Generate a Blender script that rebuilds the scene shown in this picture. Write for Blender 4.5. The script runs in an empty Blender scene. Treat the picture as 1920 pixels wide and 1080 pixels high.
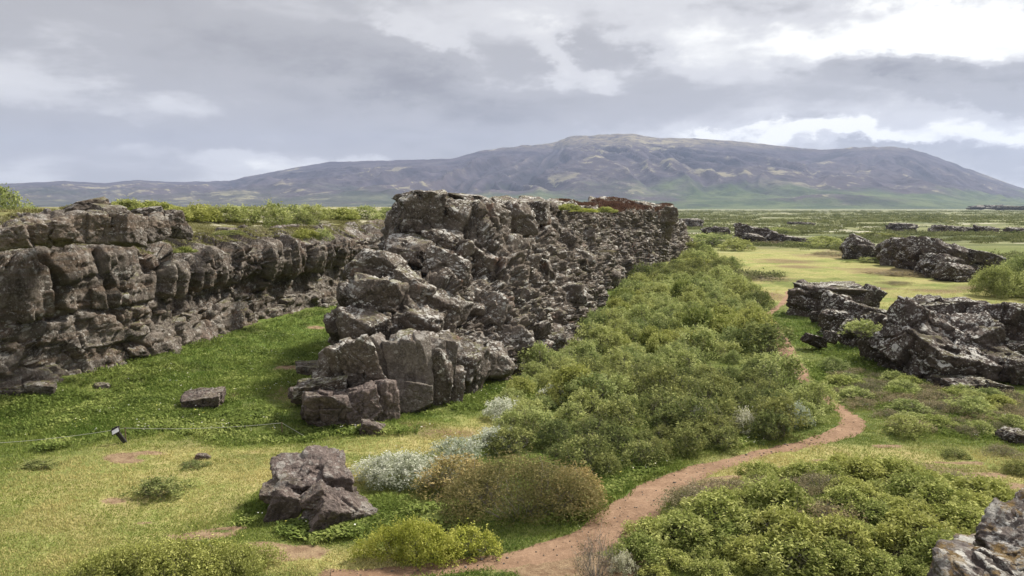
import bpy, math, random
import numpy as np
from mathutils import Vector

# ------------------------------------------------------------------ camera, sky, sun, exposure
SC = bpy.context.scene
COL = SC.collection
FPX, HOR, H = 1450.0, 388.0, 8.0
PITCH = math.atan((540 - HOR) / FPX)
cam_d = bpy.data.cameras.new("camera")
cam = bpy.data.objects.new("camera", cam_d)
COL.objects.link(cam)
cam.location = (0, 0, H)
cam.rotation_euler = (math.pi / 2 - PITCH, 0, 0)
cam_d.sensor_width = 36
cam_d.lens = FPX / 1920 * 36
cam_d.clip_end = 40000
SC.camera = cam
SC.view_settings.view_transform = 'Standard'
SC.view_settings.look = 'None'
SC.view_settings.exposure = 0.52
SC.view_settings.gamma = 1
SC.cycles.use_denoising = True
SC.cycles.max_bounces = 6
SC.cycles.diffuse_bounces = 3
SC.cycles.transparent_max_bounces = 4
SC.cycles.volume_bounces = 1

SUN_DIR = Vector((0.66, 0.50, 0.92)).normalized()
sd = bpy.data.lights.new("sun", 'SUN')
sd.energy = 4.6
sd.angle = math.radians(7)
sd.color = (1.0, 0.93, 0.82)
so = bpy.data.objects.new("sun", sd)
COL.objects.link(so)
so.rotation_euler = SUN_DIR.to_track_quat('Z', 'Y').to_euler()


class NT:
    """small helper for writing node graphs"""
    def __init__(s, tree):
        s.t = tree
        s.n = tree.nodes
        s.l = tree.links

    def new(s, typ, **kw):
        n = s.n.new(typ)
        for k, v in kw.items():
            setattr(n, k, v)
        return n

    def put(s, sock, v):
        if isinstance(v, bpy.types.NodeSocket):
            s.l.new(v, sock)
        elif v is not None:
            if hasattr(sock, 'default_value'):
                try:
                    sock.default_value = v
                except Exception:
                    sock.default_value = (v[0], v[1], v[2], 1) if len(v) == 3 else v

    def m(s, op, a, b=None, c=None, clamp=False):
        n = s.new('ShaderNodeMath', operation=op, use_clamp=clamp)
        s.put(n.inputs[0], a)
        s.put(n.inputs[1], b)
        s.put(n.inputs[2], c)
        return n.outputs[0]

    def vm(s, op, a, b=None):
        n = s.new('ShaderNodeVectorMath', operation=op)
        s.put(n.inputs[0], a)
        if b is not None:
            s.put(n.inputs[3 if op == 'SCALE' else 1], b)
        return n.outputs['Value'] if op in ('DOT_PRODUCT', 'LENGTH', 'DISTANCE') else n.outputs[0]

    def ss(s, x, lo, hi, a=0.0, b=1.0):
        n = s.new('ShaderNodeMapRange', interpolation_type='SMOOTHSTEP')
        s.put(n.inputs[0], x)
        for i, v in enumerate((lo, hi, a, b)):
            s.put(n.inputs[i + 1], v)
        return n.outputs[0]

    def noise(s, vec, scale, detail=4, rough=0.55, dist=0.0, col=False):
        n = s.new('ShaderNodeTexNoise')
        s.put(n.inputs['Vector'], vec)
        s.put(n.inputs['Scale'], scale)
        s.put(n.inputs['Detail'], detail)
        s.put(n.inputs['Roughness'], rough)
        s.put(n.inputs['Distortion'], dist)
        return n.outputs[1 if col else 0]

    def vor(s, vec, scale, feature='F1', out='Distance', rnd=1.0):
        n = s.new('ShaderNodeTexVoronoi', feature=feature)
        s.put(n.inputs['Vector'], vec)
        s.put(n.inputs['Scale'], scale)
        s.put(n.inputs['Randomness'], rnd)
        return n.outputs[out]

    def mix(s, f, a, b, mode='MIX'):
        n = s.new('ShaderNodeMix', data_type='RGBA', blend_type=mode)
        s.put(n.inputs[0], f)
        for i, v in ((6, a), (7, b)):
            s.put(n.inputs[i], v if isinstance(v, bpy.types.NodeSocket) else (v[0], v[1], v[2], 1))
        return n.outputs[2]

    def xyz(s, v):
        n = s.new('ShaderNodeSeparateXYZ')
        s.put(n.inputs[0], v)
        return n.outputs

    def comb(s, x, y, z):
        n = s.new('ShaderNodeCombineXYZ')
        for i, v in enumerate((x, y, z)):
            s.put(n.inputs[i], v)
        return n.outputs[0]


W = bpy.data.worlds.new("World")
SC.world = W
W.use_nodes = True
W.node_tree.nodes.clear()
w = NT(W.node_tree)
sky = w.new('ShaderNodeTexSky', sky_type='NISHITA', sun_disc=False)
sky.sun_elevation = math.asin(SUN_DIR.z)
sky.sun_rotation = math.atan2(SUN_DIR.x, SUN_DIR.y)
tc = w.new('ShaderNodeTexCoord')
d = w.vm('NORMALIZE', tc.outputs['Generated'])
dx, dy, dz = w.xyz(d)
az = w.m('ARCTAN2', dx, dy)                 # 0 straight ahead, + to the right
el = w.m('ARCSINE', dz)
elraw = el
ws = w.comb(w.m('MULTIPLY', az, 5.0), w.m('MULTIPLY', el, 9.0), 7.7)
wn = w.xyz(w.noise(ws, 1.0, 7, 0.60, 0.0, col=True))
wn2 = w.xyz(w.noise(ws, 4.0, 6, 0.62, 0.0, col=True))
azw = w.m('ADD', az, w.m('ADD', w.m('MULTIPLY', w.m('SUBTRACT', wn[0], 0.5), 0.42), w.m('MULTIPLY', w.m('SUBTRACT', wn2[0], 0.5), 0.05)))
elw = w.m('ADD', el, w.m('ADD', w.m('MULTIPLY', w.m('SUBTRACT', wn[1], 0.5), 0.13), w.m('MULTIPLY', w.m('SUBTRACT', wn2[1], 0.5), 0.035)))
zz = w.m('MAXIMUM', w.m('ADD', dz, 0.10), 0.06)
px_ = w.m('DIVIDE', dx, zz)
py_ = w.m('DIVIDE', dy, zz)
cp = w.comb(px_, py_, 0.0)                  # the cloud deck seen in perspective
cs = w.comb(w.m('MULTIPLY', az, 3.0), w.m('MULTIPLY', el, 9.5), 3.3)
n_big = w.noise(cp, 0.30, 6, 0.50, 0.3)
n_med = w.noise(w.vm('ADD', cp, (11.3, 4.1, 2.0)), 0.85, 8, 0.55, 0.2)
n_str = w.noise(w.vm('ADD', cs, (1.7, 0.4, 0.0)), 0.95, 8, 0.50, 0.35)
n_fine = w.noise(cs, 2.6, 9, 0.56, 0.25)


def sky_blob(azc, elc, ra, re, rot=0.0):
    a = w.m('SUBTRACT', azw, azc)
    e = w.m('SUBTRACT', elw, elc)
    a2 = w.m('ADD', w.m('MULTIPLY', a, math.cos(rot)), w.m('MULTIPLY', e, math.sin(rot)))
    e2 = w.m('SUBTRACT', w.m('MULTIPLY', e, math.cos(rot)), w.m('MULTIPLY', a, math.sin(rot)))
    q = w.m('ADD', w.m('POWER', w.m('DIVIDE', a2, ra), 2.0), w.m('POWER', w.m('DIVIDE', e2, re), 2.0))
    return w.m('EXPONENT', w.m('MULTIPLY', q, -1.0))


def pxdir(px, py):
    v = np.array([(px - 960) / FPX, 1.0, (540 - py) / FPX])
    c, s = math.cos(-PITCH), math.sin(-PITCH)
    v = np.array([v[0], v[1] * c - v[2] * s, v[1] * s + v[2] * c])
    v /= np.linalg.norm(v)
    return math.atan2(v[0], v[1]), math.asin(v[2])


def blob_px(px, py, rx, ry, rot=0.0):
    a, e = pxdir(px, py)
    return sky_blob(a, e, rx / FPX, ry / FPX, rot)


wob = w.m('MULTIPLY', w.m('SUBTRACT', n_fine, 0.5), 1.9)
wob2 = w.m('MULTIPLY', w.m('SUBTRACT', n_str, 0.5), 2.6)
val = w.m('ADD', w.m('MULTIPLY', w.m('SUBTRACT', n_str, 0.5), 0.62), 0.500)
val = w.m('ADD', val, w.m('MULTIPLY', w.m('SUBTRACT', n_fine, 0.5), 0.34))
val = w.m('ADD', val, w.m('MULTIPLY', w.m('SUBTRACT', n_med, 0.5), 0.20))


def add_blob(val, b, amt, wb=None, k=0.9):
    if wb is not None:
        b = w.ss(w.m('ADD', b, w.m('MULTIPLY', wb, k * 0.34)), 0.0, 1.15)
    return w.m('ADD', val, w.m('MULTIPLY', b, amt))


for (px, py, rx, ry, rot, amt, wb, k) in (
        (350, 110, 480, 70, -0.06, -0.11, wob2, 0.7),
        (640, 130, 420, 60, -0.20, -0.10, wob2, 0.8),
        (900, 185, 400, 38, -0.10, -0.09, wob, 0.6),
        (1300, 205, 330, 45, 0.0, -0.08, wob, 0.6),
        (250, 240, 500, 45, 0.0, -0.09, wob2, 0.7),
        (760, 265, 260, 40, 0.1, -0.06, wob, 0.7),
        (1060, 110, 190, 30, -0.35, 0.26, wob, 1.1),
        (760, 90, 120, 26, -0.35, 0.15, wob, 1.1),
        (440, 300, 230, 18, -0.04, 0.16, wob, 0.9),
        (120, 180, 260, 30, -0.15, 0.10, wob, 0.9),
        (80, 60, 300, 50, 0.1, 0.10, wob2, 0.9),
        (1290, 75, 150, 45, -0.2, 0.22, wob, 1.2),
        (1470, 60, 200, 80, 0.0, 0.12, wob2, 1.0),
        (1760, 35, 230, 42, -0.05, 0.80, wob, 1.0),
        (1550, 262, 230, 20, 0.05, 0.60, wob, 1.0),
        (1880, 252, 130, 16, 0.0, 0.42, wob, 1.0),
        (1720, 215, 380, 60, 0.0, 0.16, None, 0),
        (1720, 112, 180, 42, -0.12, -0.34, wob, 1.0),
        (1880, 185, 110, 20, -0.1, -0.20, wob, 1.0),
        (1850, 290, 150, 28, -0.22, -0.20, wob, 0.9),
        (1655, 274, 55, 9, 0.0, -0.30, wob, 0.8),
        (1440, 250, 90, 8, 0.1, -0.12, wob, 0.9)):
    val = add_blob(val, blob_px(px, py, rx, ry, rot), amt, wb, k)
ramp = w.new('ShaderNodeValToRGB')
w.put(ramp.inputs[0], val)
cr = ramp.color_ramp
cr.interpolation = 'EASE'
cr.elements[0].position = 0.14
cr.elements[0].color = (0.222, 0.214, 0.226, 1)
cr.elements[1].position = 1.0
cr.elements[1].color = (0.98, 0.97, 0.93, 1)
e_ = cr.elements.new(0.46)
e_.color = (0.402, 0.393, 0.406, 1)
e_ = cr.elements.new(0.66)
e_.color = (0.625, 0.617, 0.628, 1)
# an overcast sky is about three times brighter overhead than at the horizon
zen = w.ss(el, 0.42, 1.2, 1.0, 1.75)
clouds = w.vm('SCALE', ramp.outputs[0], w.m('MULTIPLY', zen, 9.6))
cover = w.ss(w.m('ADD', w.m('ADD', n_big, w.m('MULTIPLY', n_med, 0.4)), 0.0), 0.42, 0.56, 0.86, 1.0)
low = w.ss(dz, -0.05, 0.0)
skyc = w.mix(cover, sky.outputs[0], clouds)
bg = w.new('ShaderNodeBackground')
w.put(bg.inputs[0], skyc)
bg.inputs[1].default_value = 0.085
wo = w.new('ShaderNodeOutputWorld')
w.l.new(bg.outputs[0], wo.inputs[0])

# ------------------------------------------------------------------ numeric helpers
rng = np.random.default_rng(7)
U32 = np.uint32


def hsh(i, j, k, seed):
    with np.errstate(over='ignore'):
        x = (i.astype(np.int64) * 73856093) ^ (j.astype(np.int64) * 19349663) ^ (k.astype(np.int64) * 83492791) ^ (seed * 2654435761)
        x = (x & 0xFFFFFFFF).astype(np.uint64)
        x = ((x ^ (x >> np.uint64(16))) * np.uint64(0x45d9f3b)) & np.uint64(0xFFFFFFFF)
        x = ((x ^ (x >> np.uint64(16))) * np.uint64(0x45d9f3b)) & np.uint64(0xFFFFFFFF)
        x = x ^ (x >> np.uint64(16))
    return x.astype(np.float64) / 4294967295.0


def vnoise(P, seed=0):
    F = np.floor(P)
    f = P - F
    f = f * f * f * (f * (f * 6 - 15) + 10)
    I = F.astype(np.int64)
    r = 0
    for a in (0, 1):
        wa = f[:, 0] if a else 1 - f[:, 0]
        for b in (0, 1):
            wb = f[:, 1] if b else 1 - f[:, 1]
            for c in (0, 1):
                wc = f[:, 2] if c else 1 - f[:, 2]
                r = r + wa * wb * wc * hsh(I[:, 0] + a, I[:, 1] + b, I[:, 2] + c, seed)
    return r * 2 - 1


def fbm(P, octaves=4, seed=0, gain=0.5):
    s, a, t = 0, 1.0, 0
    for o in range(octaves):
        s = s + a * vnoise(P * (2.03 ** o) + o * 17.3, seed + o)
        t += a
        a *= gain
    return s / t


def n2(X, Y, sc, octaves=4, seed=0, gain=0.5):
    X = np.asarray(X, float)
    P = np.stack([X.ravel() * sc, np.asarray(Y, float).ravel() * sc, np.zeros(X.size) + 0.5], 1)
    return fbm(P, octaves, seed, gain).reshape(X.shape)


def worley(P, cell, seed, jit=0.9, p=2):
    Q = P / np.asarray(cell, float)
    B = np.floor(Q).astype(np.int64)
    n = len(Q)
    d1 = np.full(n, 1e9)
    d2 = np.full(n, 1e9)
    V = np.zeros((n, 3))
    ID = np.zeros((n, 3), np.int64)
    for a in (-1, 0, 1):
        for b in (-1, 0, 1):
            for c in (-1, 0, 1):
                I = B + np.array([a, b, c])
                S = np.stack([I[:, 0] + 0.5 + jit * (hsh(I[:, 0], I[:, 1], I[:, 2], seed + q) - 0.5) * (1 if q == 1 else 1)
                              if q == 1 else I[:, q - 1] + 0.5 + jit * (hsh(I[:, 0], I[:, 1], I[:, 2], seed + q) - 0.5)
                              for q in (1, 2, 3)], 1)
                D = Q - S
                dd = (D * D).sum(1) if p == 2 else np.sqrt((D ** 4).sum(1))
                m1 = dd < d1
                d2 = np.where(m1, d1, np.minimum(d2, dd))
                d1 = np.where(m1, dd, d1)
                V[m1] = D[m1]
                ID[m1] = I[m1]
    return np.sqrt(d1), np.sqrt(d2), V, ID


def blocks(P, cell, seed, A, B, C, wdt=0.10, p=4):
    """fractured-block displacement: each cell has its own depth and tilt, with cracks between"""
    d1, d2, V, I = worley(P, cell, seed, 0.8 if p == 4 else 0.9, p)
    r = hsh(I[:, 0], I[:, 1], I[:, 2], seed + 11) * 2 - 1
    tx = hsh(I[:, 0], I[:, 1], I[:, 2], seed + 12) * 2 - 1
    ty = hsh(I[:, 0], I[:, 1], I[:, 2], seed + 13) * 2 - 1
    tz = hsh(I[:, 0], I[:, 1], I[:, 2], seed + 14) * 2 - 1
    h = A * r + B * (tx * V[:, 0] + ty * V[:, 1] + tz * V[:, 2])
    return h - C * np.exp(-((d2 - d1) / wdt) ** 2)


def sst(x, a, b):
    t = np.clip((x - a) / (b - a), 0, 1)
    return t * t * (3 - 2 * t)


_c, _s = math.cos(-PITCH), math.sin(-PITCH)


def G(px, py, z=0.0):
    """the ground point (height z) seen at a pixel of the 1920x1080 photograph"""
    x, y, q = (px - 960) / FPX, 1.0, (540 - py) / FPX
    y, q = y * _c - q * _s, y * _s + q * _c
    t = (z - H) / q
    return np.array([x * t, y * t])


def AT(px, py, Y):
    """the point at distance Y seen at a pixel"""
    x, y, q = (px - 960) / FPX, 1.0, (540 - py) / FPX
    y, q = y * _c - q * _s, y * _s + q * _c
    t = Y / y
    return np.array([x * t, Y, H + q * t])


# ------------------------------------------------------------------ object helpers
def mesh_np(name, V, F, mat, smooth=True, attrs=None):
    me = bpy.data.meshes.new(name)
    V = np.asarray(V, np.float32)
    F = np.asarray(F, np.int32)
    nf, k = F.shape
    me.vertices.add(len(V))
    me.vertices.foreach_set('co', V.ravel())
    me.loops.add(nf * k)
    me.loops.foreach_set('vertex_index', F.ravel())
    me.polygons.add(nf)
    me.polygons.foreach_set('loop_start', np.arange(0, nf * k, k, dtype=np.int32))
    me.polygons.foreach_set('loop_total', np.full(nf, k, np.int32))
    if smooth:
        me.polygons.foreach_set('use_smooth', np.ones(nf, bool))
    me.update(calc_edges=True)
    for an, arr in (attrs or {}).items():
        at = me.attributes.new(an, 'FLOAT', 'POINT')
        at.data.foreach_set('value', np.asarray(arr, np.float32).ravel())
    if mat:
        me.materials.append(mat)
    return me


def obj(name, me, parent=None, loc=None):
    o = bpy.data.objects.new(name, me)
    COL.objects.link(o)
    if parent:
        o.parent = parent
    if loc is not None:
        o.location = loc
    return o


def tag(o, label=None, cat=None, group=None, kind=None):
    if label:
        o['label'] = label
    if cat:
        o['category'] = cat
    if group:
        o['group'] = group
    if kind:
        o['kind'] = kind
    return o


def grid_faces(ns, nt):
    i = np.arange(ns - 1)[:, None] * nt + np.arange(nt - 1)[None, :]
    i = i.ravel()
    return np.stack([i, i + nt, i + nt + 1, i + 1], 1)


# ------------------------------------------------------------------ materials
def newmat(name):
    m = bpy.data.materials.new(name)
    m.use_nodes = True
    m.node_tree.nodes.clear()
    t = NT(m.node_tree)
    out = t.new('ShaderNodeOutputMaterial')
    return m, t, out


def princ(t, out, col, rough=0.9, bump=None, spec=0.25):
    p = t.new('ShaderNodeBsdfPrincipled')
    t.put(p.inputs['Base Color'], col)
    t.put(p.inputs['Roughness'], rough)
    p.inputs['Specular IOR Level'].default_value = spec
    if bump is not None:
        h, dist, st = bump
        b = t.new('ShaderNodeBump')
        t.put(b.inputs['Height'], h)
        b.inputs['Distance'].default_value = dist
        b.inputs['Strength'].default_value = st
        t.l.new(b.outputs[0], p.inputs['Normal'])
    t.l.new(p.outputs[0], out.inputs[0])
    return p


def rock_mat(name, dark=(0.050, 0.044, 0.042), mid=(0.125, 0.105, 0.095), light=(0.24, 0.215, 0.20),
             lichen=0.5, rust=0.3, moss=0.3, gold=0.0, filmk=1.3, lk=1.5, mosscol=(0.085, 0.095, 0.022), band=0.0):
    m, t, out = newmat(name)
    tcn = t.new('ShaderNodeTexCoord')
    geo = t.new('ShaderNodeNewGeometry')
    P = tcn.outputs['Object']
    nz = t.xyz(geo.outputs['True Normal'])[2]
    big = t.noise(P, 0.35, 3, 0.6)
    med = t.noise(P, 1.7, 6, 0.62)
    fin = t.noise(P, 9.0, 8, 0.7)
    grain = t.noise(P, 40.0, 3, 0.7)
    cell = t.vor(t.vm('ADD', P, t.vm('SCALE', t.noise(P, 1.2, 3, col=True), 0.8)), 0.9, out='Color')
    c = t.mix(t.ss(med, 0.36, 0.66), dark, mid)
    c = t.mix(t.m('MULTIPLY', t.ss(fin, 0.46, 0.70), 0.75), c, light)
    c = t.mix(t.m('MULTIPLY', t.ss(fin, 0.47, 0.33), 0.75), c, (dark[0] * .7, dark[1] * .7, dark[2] * .7))
    c = t.mix(t.m('MULTIPLY', t.xyz(cell)[0], 0.50), c, t.mix(0.6, mid, light))
    c = t.mix(t.m('MULTIPLY', t.ss(t.xyz(cell)[1], 0.55, 1.0), 0.55), c, dark)
    c = t.mix(t.m('MULTIPLY', t.ss(big, 0.38, 0.62), 0.28), c, (0.150, 0.120, 0.098))
    if band:
        zc = t.m('MULTIPLY', t.xyz(P)[2], 3.2)
        bn = t.noise(t.comb(t.m('MULTIPLY', t.xyz(P)[0], 0.15), t.m('MULTIPLY', t.xyz(P)[1], 0.15), zc), 1.0, 4)
        c = t.mix(t.m('MULTIPLY', t.ss(bn, 0.52, 0.62), band * 0.7), c, (0.190, 0.128, 0.084))
    rm = t.m('MULTIPLY', t.ss(t.noise(t.vm('ADD', P, (5, 9, 2)), 0.55, 4, 0.55), 0.60, 0.70), t.ss(fin, 0.36, 0.56))
    c = t.mix(t.m('MULTIPLY', rm, rust), c, (0.270, 0.115, 0.060))
    c = t.mix(t.m('MULTIPLY', t.ss(grain, 0.60, 0.75), 0.30), c, light)
    c = t.mix(t.m('MULTIPLY', t.ss(grain, 0.42, 0.30), 0.35), c, dark)
    # crusty white lichen: rosettes of several sizes, denser on upward faces
    Pw = t.vm('ADD', P, t.vm('SCALE', t.noise(P, 7.0, 4, 0.7, col=True), 0.16))
    up = t.ss(nz, -0.35, 0.75, 0.25, 1.15)
    patch = t.ss(t.noise(P, 0.9, 4, 0.6), 0.34, 0.58)
    film = t.m('MULTIPLY', t.ss(t.noise(Pw, 2.6, 9, 0.74), 0.535, 0.60), t.m('MULTIPLY', up, patch))
    c = t.mix(t.m('MULTIPLY', film, min(1.0, lichen * filmk)), c, (0.42, 0.40, 0.36))
    lm = None
    for sc, r0, keep in ((2.3, 0.25, 0.34), (5.2, 0.27, 0.42), (12.0, 0.30, 0.5)):
        vd = t.vor(Pw, sc)
        vc = t.xyz(t.vor(Pw, sc, out='Color'))
        on = t.ss(vc[1], 1.0 - keep * (0.5 + lichen) * 0.9, 1.02 - keep * (0.5 + lichen) * 0.9)
        rr = t.m('MULTIPLY', t.m('ADD', t.m('MULTIPLY', vc[0], r0 * 1.2), 0.06), t.m('MULTIPLY', up, 1.7))
        sp = t.m('MULTIPLY', t.ss(t.m('SUBTRACT', rr, vd), -0.02, 0.05), on)
        lm = sp if lm is None else t.m('MAXIMUM', lm, sp)
    lm = t.m('MULTIPLY', t.m('MULTIPLY', lm, patch), t.ss(t.noise(P, 22.0, 3, 0.6), 0.30, 0.42))
    lcol = t.mix(t.noise(P, 3.0, 2), (0.48, 0.47, 0.42), (0.74, 0.73, 0.69))
    c = t.mix(t.m('MULTIPLY', lm, min(1.0, lichen * lk)), c, lcol)
    if moss:
        mm = t.m('MULTIPLY', t.ss(t.m('ADD', nz, t.m('MULTIPLY', t.m('SUBTRACT', med, 0.5), 0.9)), 0.72, 0.93),
                 t.ss(t.noise(t.vm('ADD', P, (3, 1, 8)), 0.6, 4, 0.6), 0.47, 0.58))
        mc = t.mix(t.noise(P, 14.0, 3), mosscol, (mosscol[0] * 2.3, mosscol[1] * 2.0, mosscol[2] * 2.2))
        c = t.mix(t.m('MULTIPLY', mm, moss), c, mc)
    if gold:
        gm = t.m('MULTIPLY', t.ss(nz, 0.2, 0.7), t.ss(t.noise(t.vm('ADD', P, (8, 1, 3)), 2.6, 7, 0.7), 0.50, 0.60))
        c = t.mix(t.m('MULTIPLY', gm, gold), c, t.mix(fin, (0.10, 0.07, 0.015), (0.34, 0.20, 0.035)))
    pit = t.vor(Pw, 9.0)
    hgt = t.m('ADD', t.m('MULTIPLY', med, 0.45), t.m('ADD', t.m('MULTIPLY', fin, 0.45), t.m('ADD', t.m('MULTIPLY', grain, 0.10), t.m('MULTIPLY', pit, 0.16))))
    hgt = t.m('ADD', hgt, t.m('MULTIPLY', lm, 0.04))
    princ(t, out, c, 0.92, (hgt, 0.26, 0.95), 0.2)
    return m


M = {}
M['cliff'] = rock_mat('cliff_basalt', dark=(0.050, 0.041, 0.034), mid=(0.185, 0.154, 0.128), light=(0.38, 0.34, 0.295), lichen=0.34, rust=0.22, moss=0.55, band=0.55)
M['ridge'] = rock_mat('ridge_basalt', dark=(0.046, 0.038, 0.032), mid=(0.150, 0.121, 0.098), light=(0.35, 0.30, 0.25), lichen=0.60, rust=0.34, moss=0.50)
M['pillar'] = rock_mat('pillar_basalt', dark=(0.085, 0.072, 0.062), mid=(0.200, 0.170, 0.145), light=(0.38, 0.34, 0.30), lichen=0.25, rust=0.1, moss=0.2)
M['ridgetop'] = rock_mat('ridge_basalt_weathered', lichen=0.5, rust=0.2, moss=0.35)
M['boulder'] = rock_mat('boulder_basalt', dark=(0.060, 0.048, 0.044), mid=(0.160, 0.125, 0.112), light=(0.37, 0.30, 0.27), lichen=0.26, rust=0.22, moss=0.2)
M['outcrop'] = rock_mat('outcrop_lava', dark=(0.032, 0.024, 0.021), mid=(0.090, 0.066, 0.056), light=(0.20, 0.17, 0.15), lichen=0.70, rust=0.10, moss=0.35, filmk=0.35, lk=1.4)
M['rim'] = rock_mat('rim_rock', dark=(0.07, 0.05, 0.05), mid=(0.19, 0.16, 0.15), light=(0.42, 0.40, 0.37), lichen=1.0, rust=0.5, moss=0.1, gold=0.65)


def leaf_mat(name, a, b, c, trans=0.25, hue_noise=True):
    """leaves: attribute tint picks between three leaf colours"""
    m, t, out = newmat(name)
    at = t.new('ShaderNodeAttribute', attribute_name='tint')
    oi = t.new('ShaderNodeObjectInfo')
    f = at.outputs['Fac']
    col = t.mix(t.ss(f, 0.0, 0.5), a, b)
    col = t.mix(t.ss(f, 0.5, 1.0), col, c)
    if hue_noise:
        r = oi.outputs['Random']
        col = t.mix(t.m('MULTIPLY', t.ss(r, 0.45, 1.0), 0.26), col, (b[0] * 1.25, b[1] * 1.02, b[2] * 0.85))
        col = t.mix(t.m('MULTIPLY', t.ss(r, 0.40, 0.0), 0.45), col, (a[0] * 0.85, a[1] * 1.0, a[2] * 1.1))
    dif = t.new('ShaderNodeBsdfDiffuse')
    t.put(dif.inputs[0], col)
    tr = t.new('ShaderNodeBsdfTranslucent')
    t.put(tr.inputs[0], col)
    mx = t.new('ShaderNodeMixShader')
    mx.inputs[0].default_value = trans
    t.l.new(dif.outputs[0], mx.inputs[1])
    t.l.new(tr.outputs[0], mx.inputs[2])
    t.l.new(mx.outputs[0], out.inputs[0])
    return m


M['green'] = leaf_mat('willow_leaves', (0.150, 0.185, 0.066), (0.320, 0.370, 0.130), (0.560, 0.600, 0.260), 0.38)
M['bright'] = leaf_mat('birch_leaves_green', (0.140, 0.175, 0.045), (0.310, 0.350, 0.098), (0.510, 0.530, 0.200))
M['brown'] = leaf_mat('birch_leaves_brown', (0.140, 0.140, 0.052), (0.310, 0.275, 0.110), (0.500, 0.390, 0.190))
M['yellow'] = leaf_mat('willow_leaves_yellow', (0.190, 0.235, 0.040), (0.370, 0.410, 0.085), (0.560, 0.570, 0.160))
M['silver'] = leaf_mat('willow_leaves_silver', (0.220, 0.260, 0.150), (0.560, 0.590, 0.450), (0.800, 0.810, 0.700))
M['heath'] = leaf_mat('heath_leaves', (0.130, 0.125, 0.060), (0.250, 0.220, 0.125), (0.390, 0.335, 0.220))
M['darkgreen'] = leaf_mat('scrub_leaves_dark', (0.100, 0.130, 0.045), (0.210, 0.240, 0.085), (0.370, 0.390, 0.150))
M['scrub'] = leaf_mat('scrub_leaves', (0.100, 0.120, 0.050), (0.190, 0.210, 0.090), (0.330, 0.330, 0.165), 0.3, hue_noise=False)
M['grass'] = leaf_mat('grass_blades', (0.105, 0.165, 0.034), (0.230, 0.280, 0.068), (0.540, 0.480, 0.210), 0.3, hue_noise=False)
M['herb'] = leaf_mat('herb_leaves', (0.105, 0.145, 0.042), (0.185, 0.240, 0.062), (0.330, 0.375, 0.120), 0.3, hue_noise=False)

mtw, t, out = newmat('grey_twigs')
princ(t, out, t.mix(t.noise(t.new('ShaderNodeTexCoord').outputs['Object'], 12.0, 3), (0.12, 0.10, 0.085), (0.32, 0.29, 0.26)), 0.8)
M['twig'] = mtw


def simple_mat(name, a, b, sc=8.0, rough=0.8):
    m, t, out = newmat(name)
    tcn = t.new('ShaderNodeTexCoord')
    n = t.noise(tcn.outputs['Object'], sc, 5, 0.65)
    princ(t, out, t.mix(t.ss(n, 0.3, 0.7), a, b), rough, (n, 0.01, 0.5))
    return m


M['soil'] = None
m, t, out = newmat('trodden_soil')
P = t.new('ShaderNodeTexCoord').outputs['Object']
n1 = t.noise(P, 0.9, 5, 0.6)
n2_ = t.noise(P, 7.0, 6, 0.65)
n3 = t.noise(P, 45.0, 3, 0.7)
c = t.mix(t.ss(n1, 0.35, 0.68), (0.210, 0.132, 0.083), (0.312, 0.205, 0.134))
c = t.mix(t.m('MULTIPLY', t.ss(n2_, 0.50, 0.70), 0.5), c, (0.420, 0.285, 0.190))
c = t.mix(t.m('MULTIPLY', t.ss(n2_, 0.42, 0.30), 0.4), c, (0.150, 0.088, 0.062))
c = t.mix(t.m('MULTIPLY', t.ss(n3, 0.64, 0.72), 0.5), c, (0.42, 0.34, 0.27))
princ(t, out, c, 0.95, (t.m('ADD', n2_, t.m('MULTIPLY', n3, 0.3)), 0.06, 0.8), 0.15)
M['soil'] = m

# ------------------------------------------------------------------ the lie of the land
CL = np.array([(-33, 4), (-27, 18), (-23.5, 25), (-20.8, 31), (-18.4, 37), (-17.2, 43), (-15.9, 50), (-13.4, 61), (-9, 80), (2, 115), (18, 170), (60, 400), (450, 3000), (1500, 10000)], float)


def ell(px, py, rx, ry):
    """ellipse given by its place in the photograph, as centre and radii on the ground"""
    c0 = G(px, py)
    a = G(px, py - ry)
    b = G(px, py + ry)
    return c0[0], (a[1] + b[1]) / 2, rx / FPX * c0[1], abs(a[1] - b[1]) / 2


def emask(X, Y, L, wob=0.35, seed=5, sc=0.6, soft=0.45):
    nz = n2(X, Y, sc, 4, seed) * wob
    out = np.zeros(np.shape(X))
    for (px, py, rx, ry) in L:
        cx, cy, a, b = ell(px, py, rx, ry)
        q = np.sqrt(((X - cx) / a) ** 2 + ((Y - cy) / b) ** 2)
        out = np.maximum(out, sst(1 + nz - q + soft / 2, 0, soft))
    return out


TRAIL = [(620, 1085, 34), (780, 1072, 30), (920, 1052, 36), (1040, 1035, 42), (1130, 1015, 60), (1190, 968, 56), (1240, 920, 50), (1300, 885, 34), (1370, 868, 24),
         (1450, 846, 20), (1530, 826, 22), (1590, 806, 26), (1596, 785, 22), (1570, 762, 14), (1530, 728, 10), (1500, 698, 13), (1480, 668, 11), (1468, 640, 9), (1452, 612, 6), (1440, 590, 5), (1470, 566, 4), (1478, 545, 3)]
TP = np.array([list(G(a, b)) + [c / FPX * G(a, b)[1]] for a, b, c in TRAIL])


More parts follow.
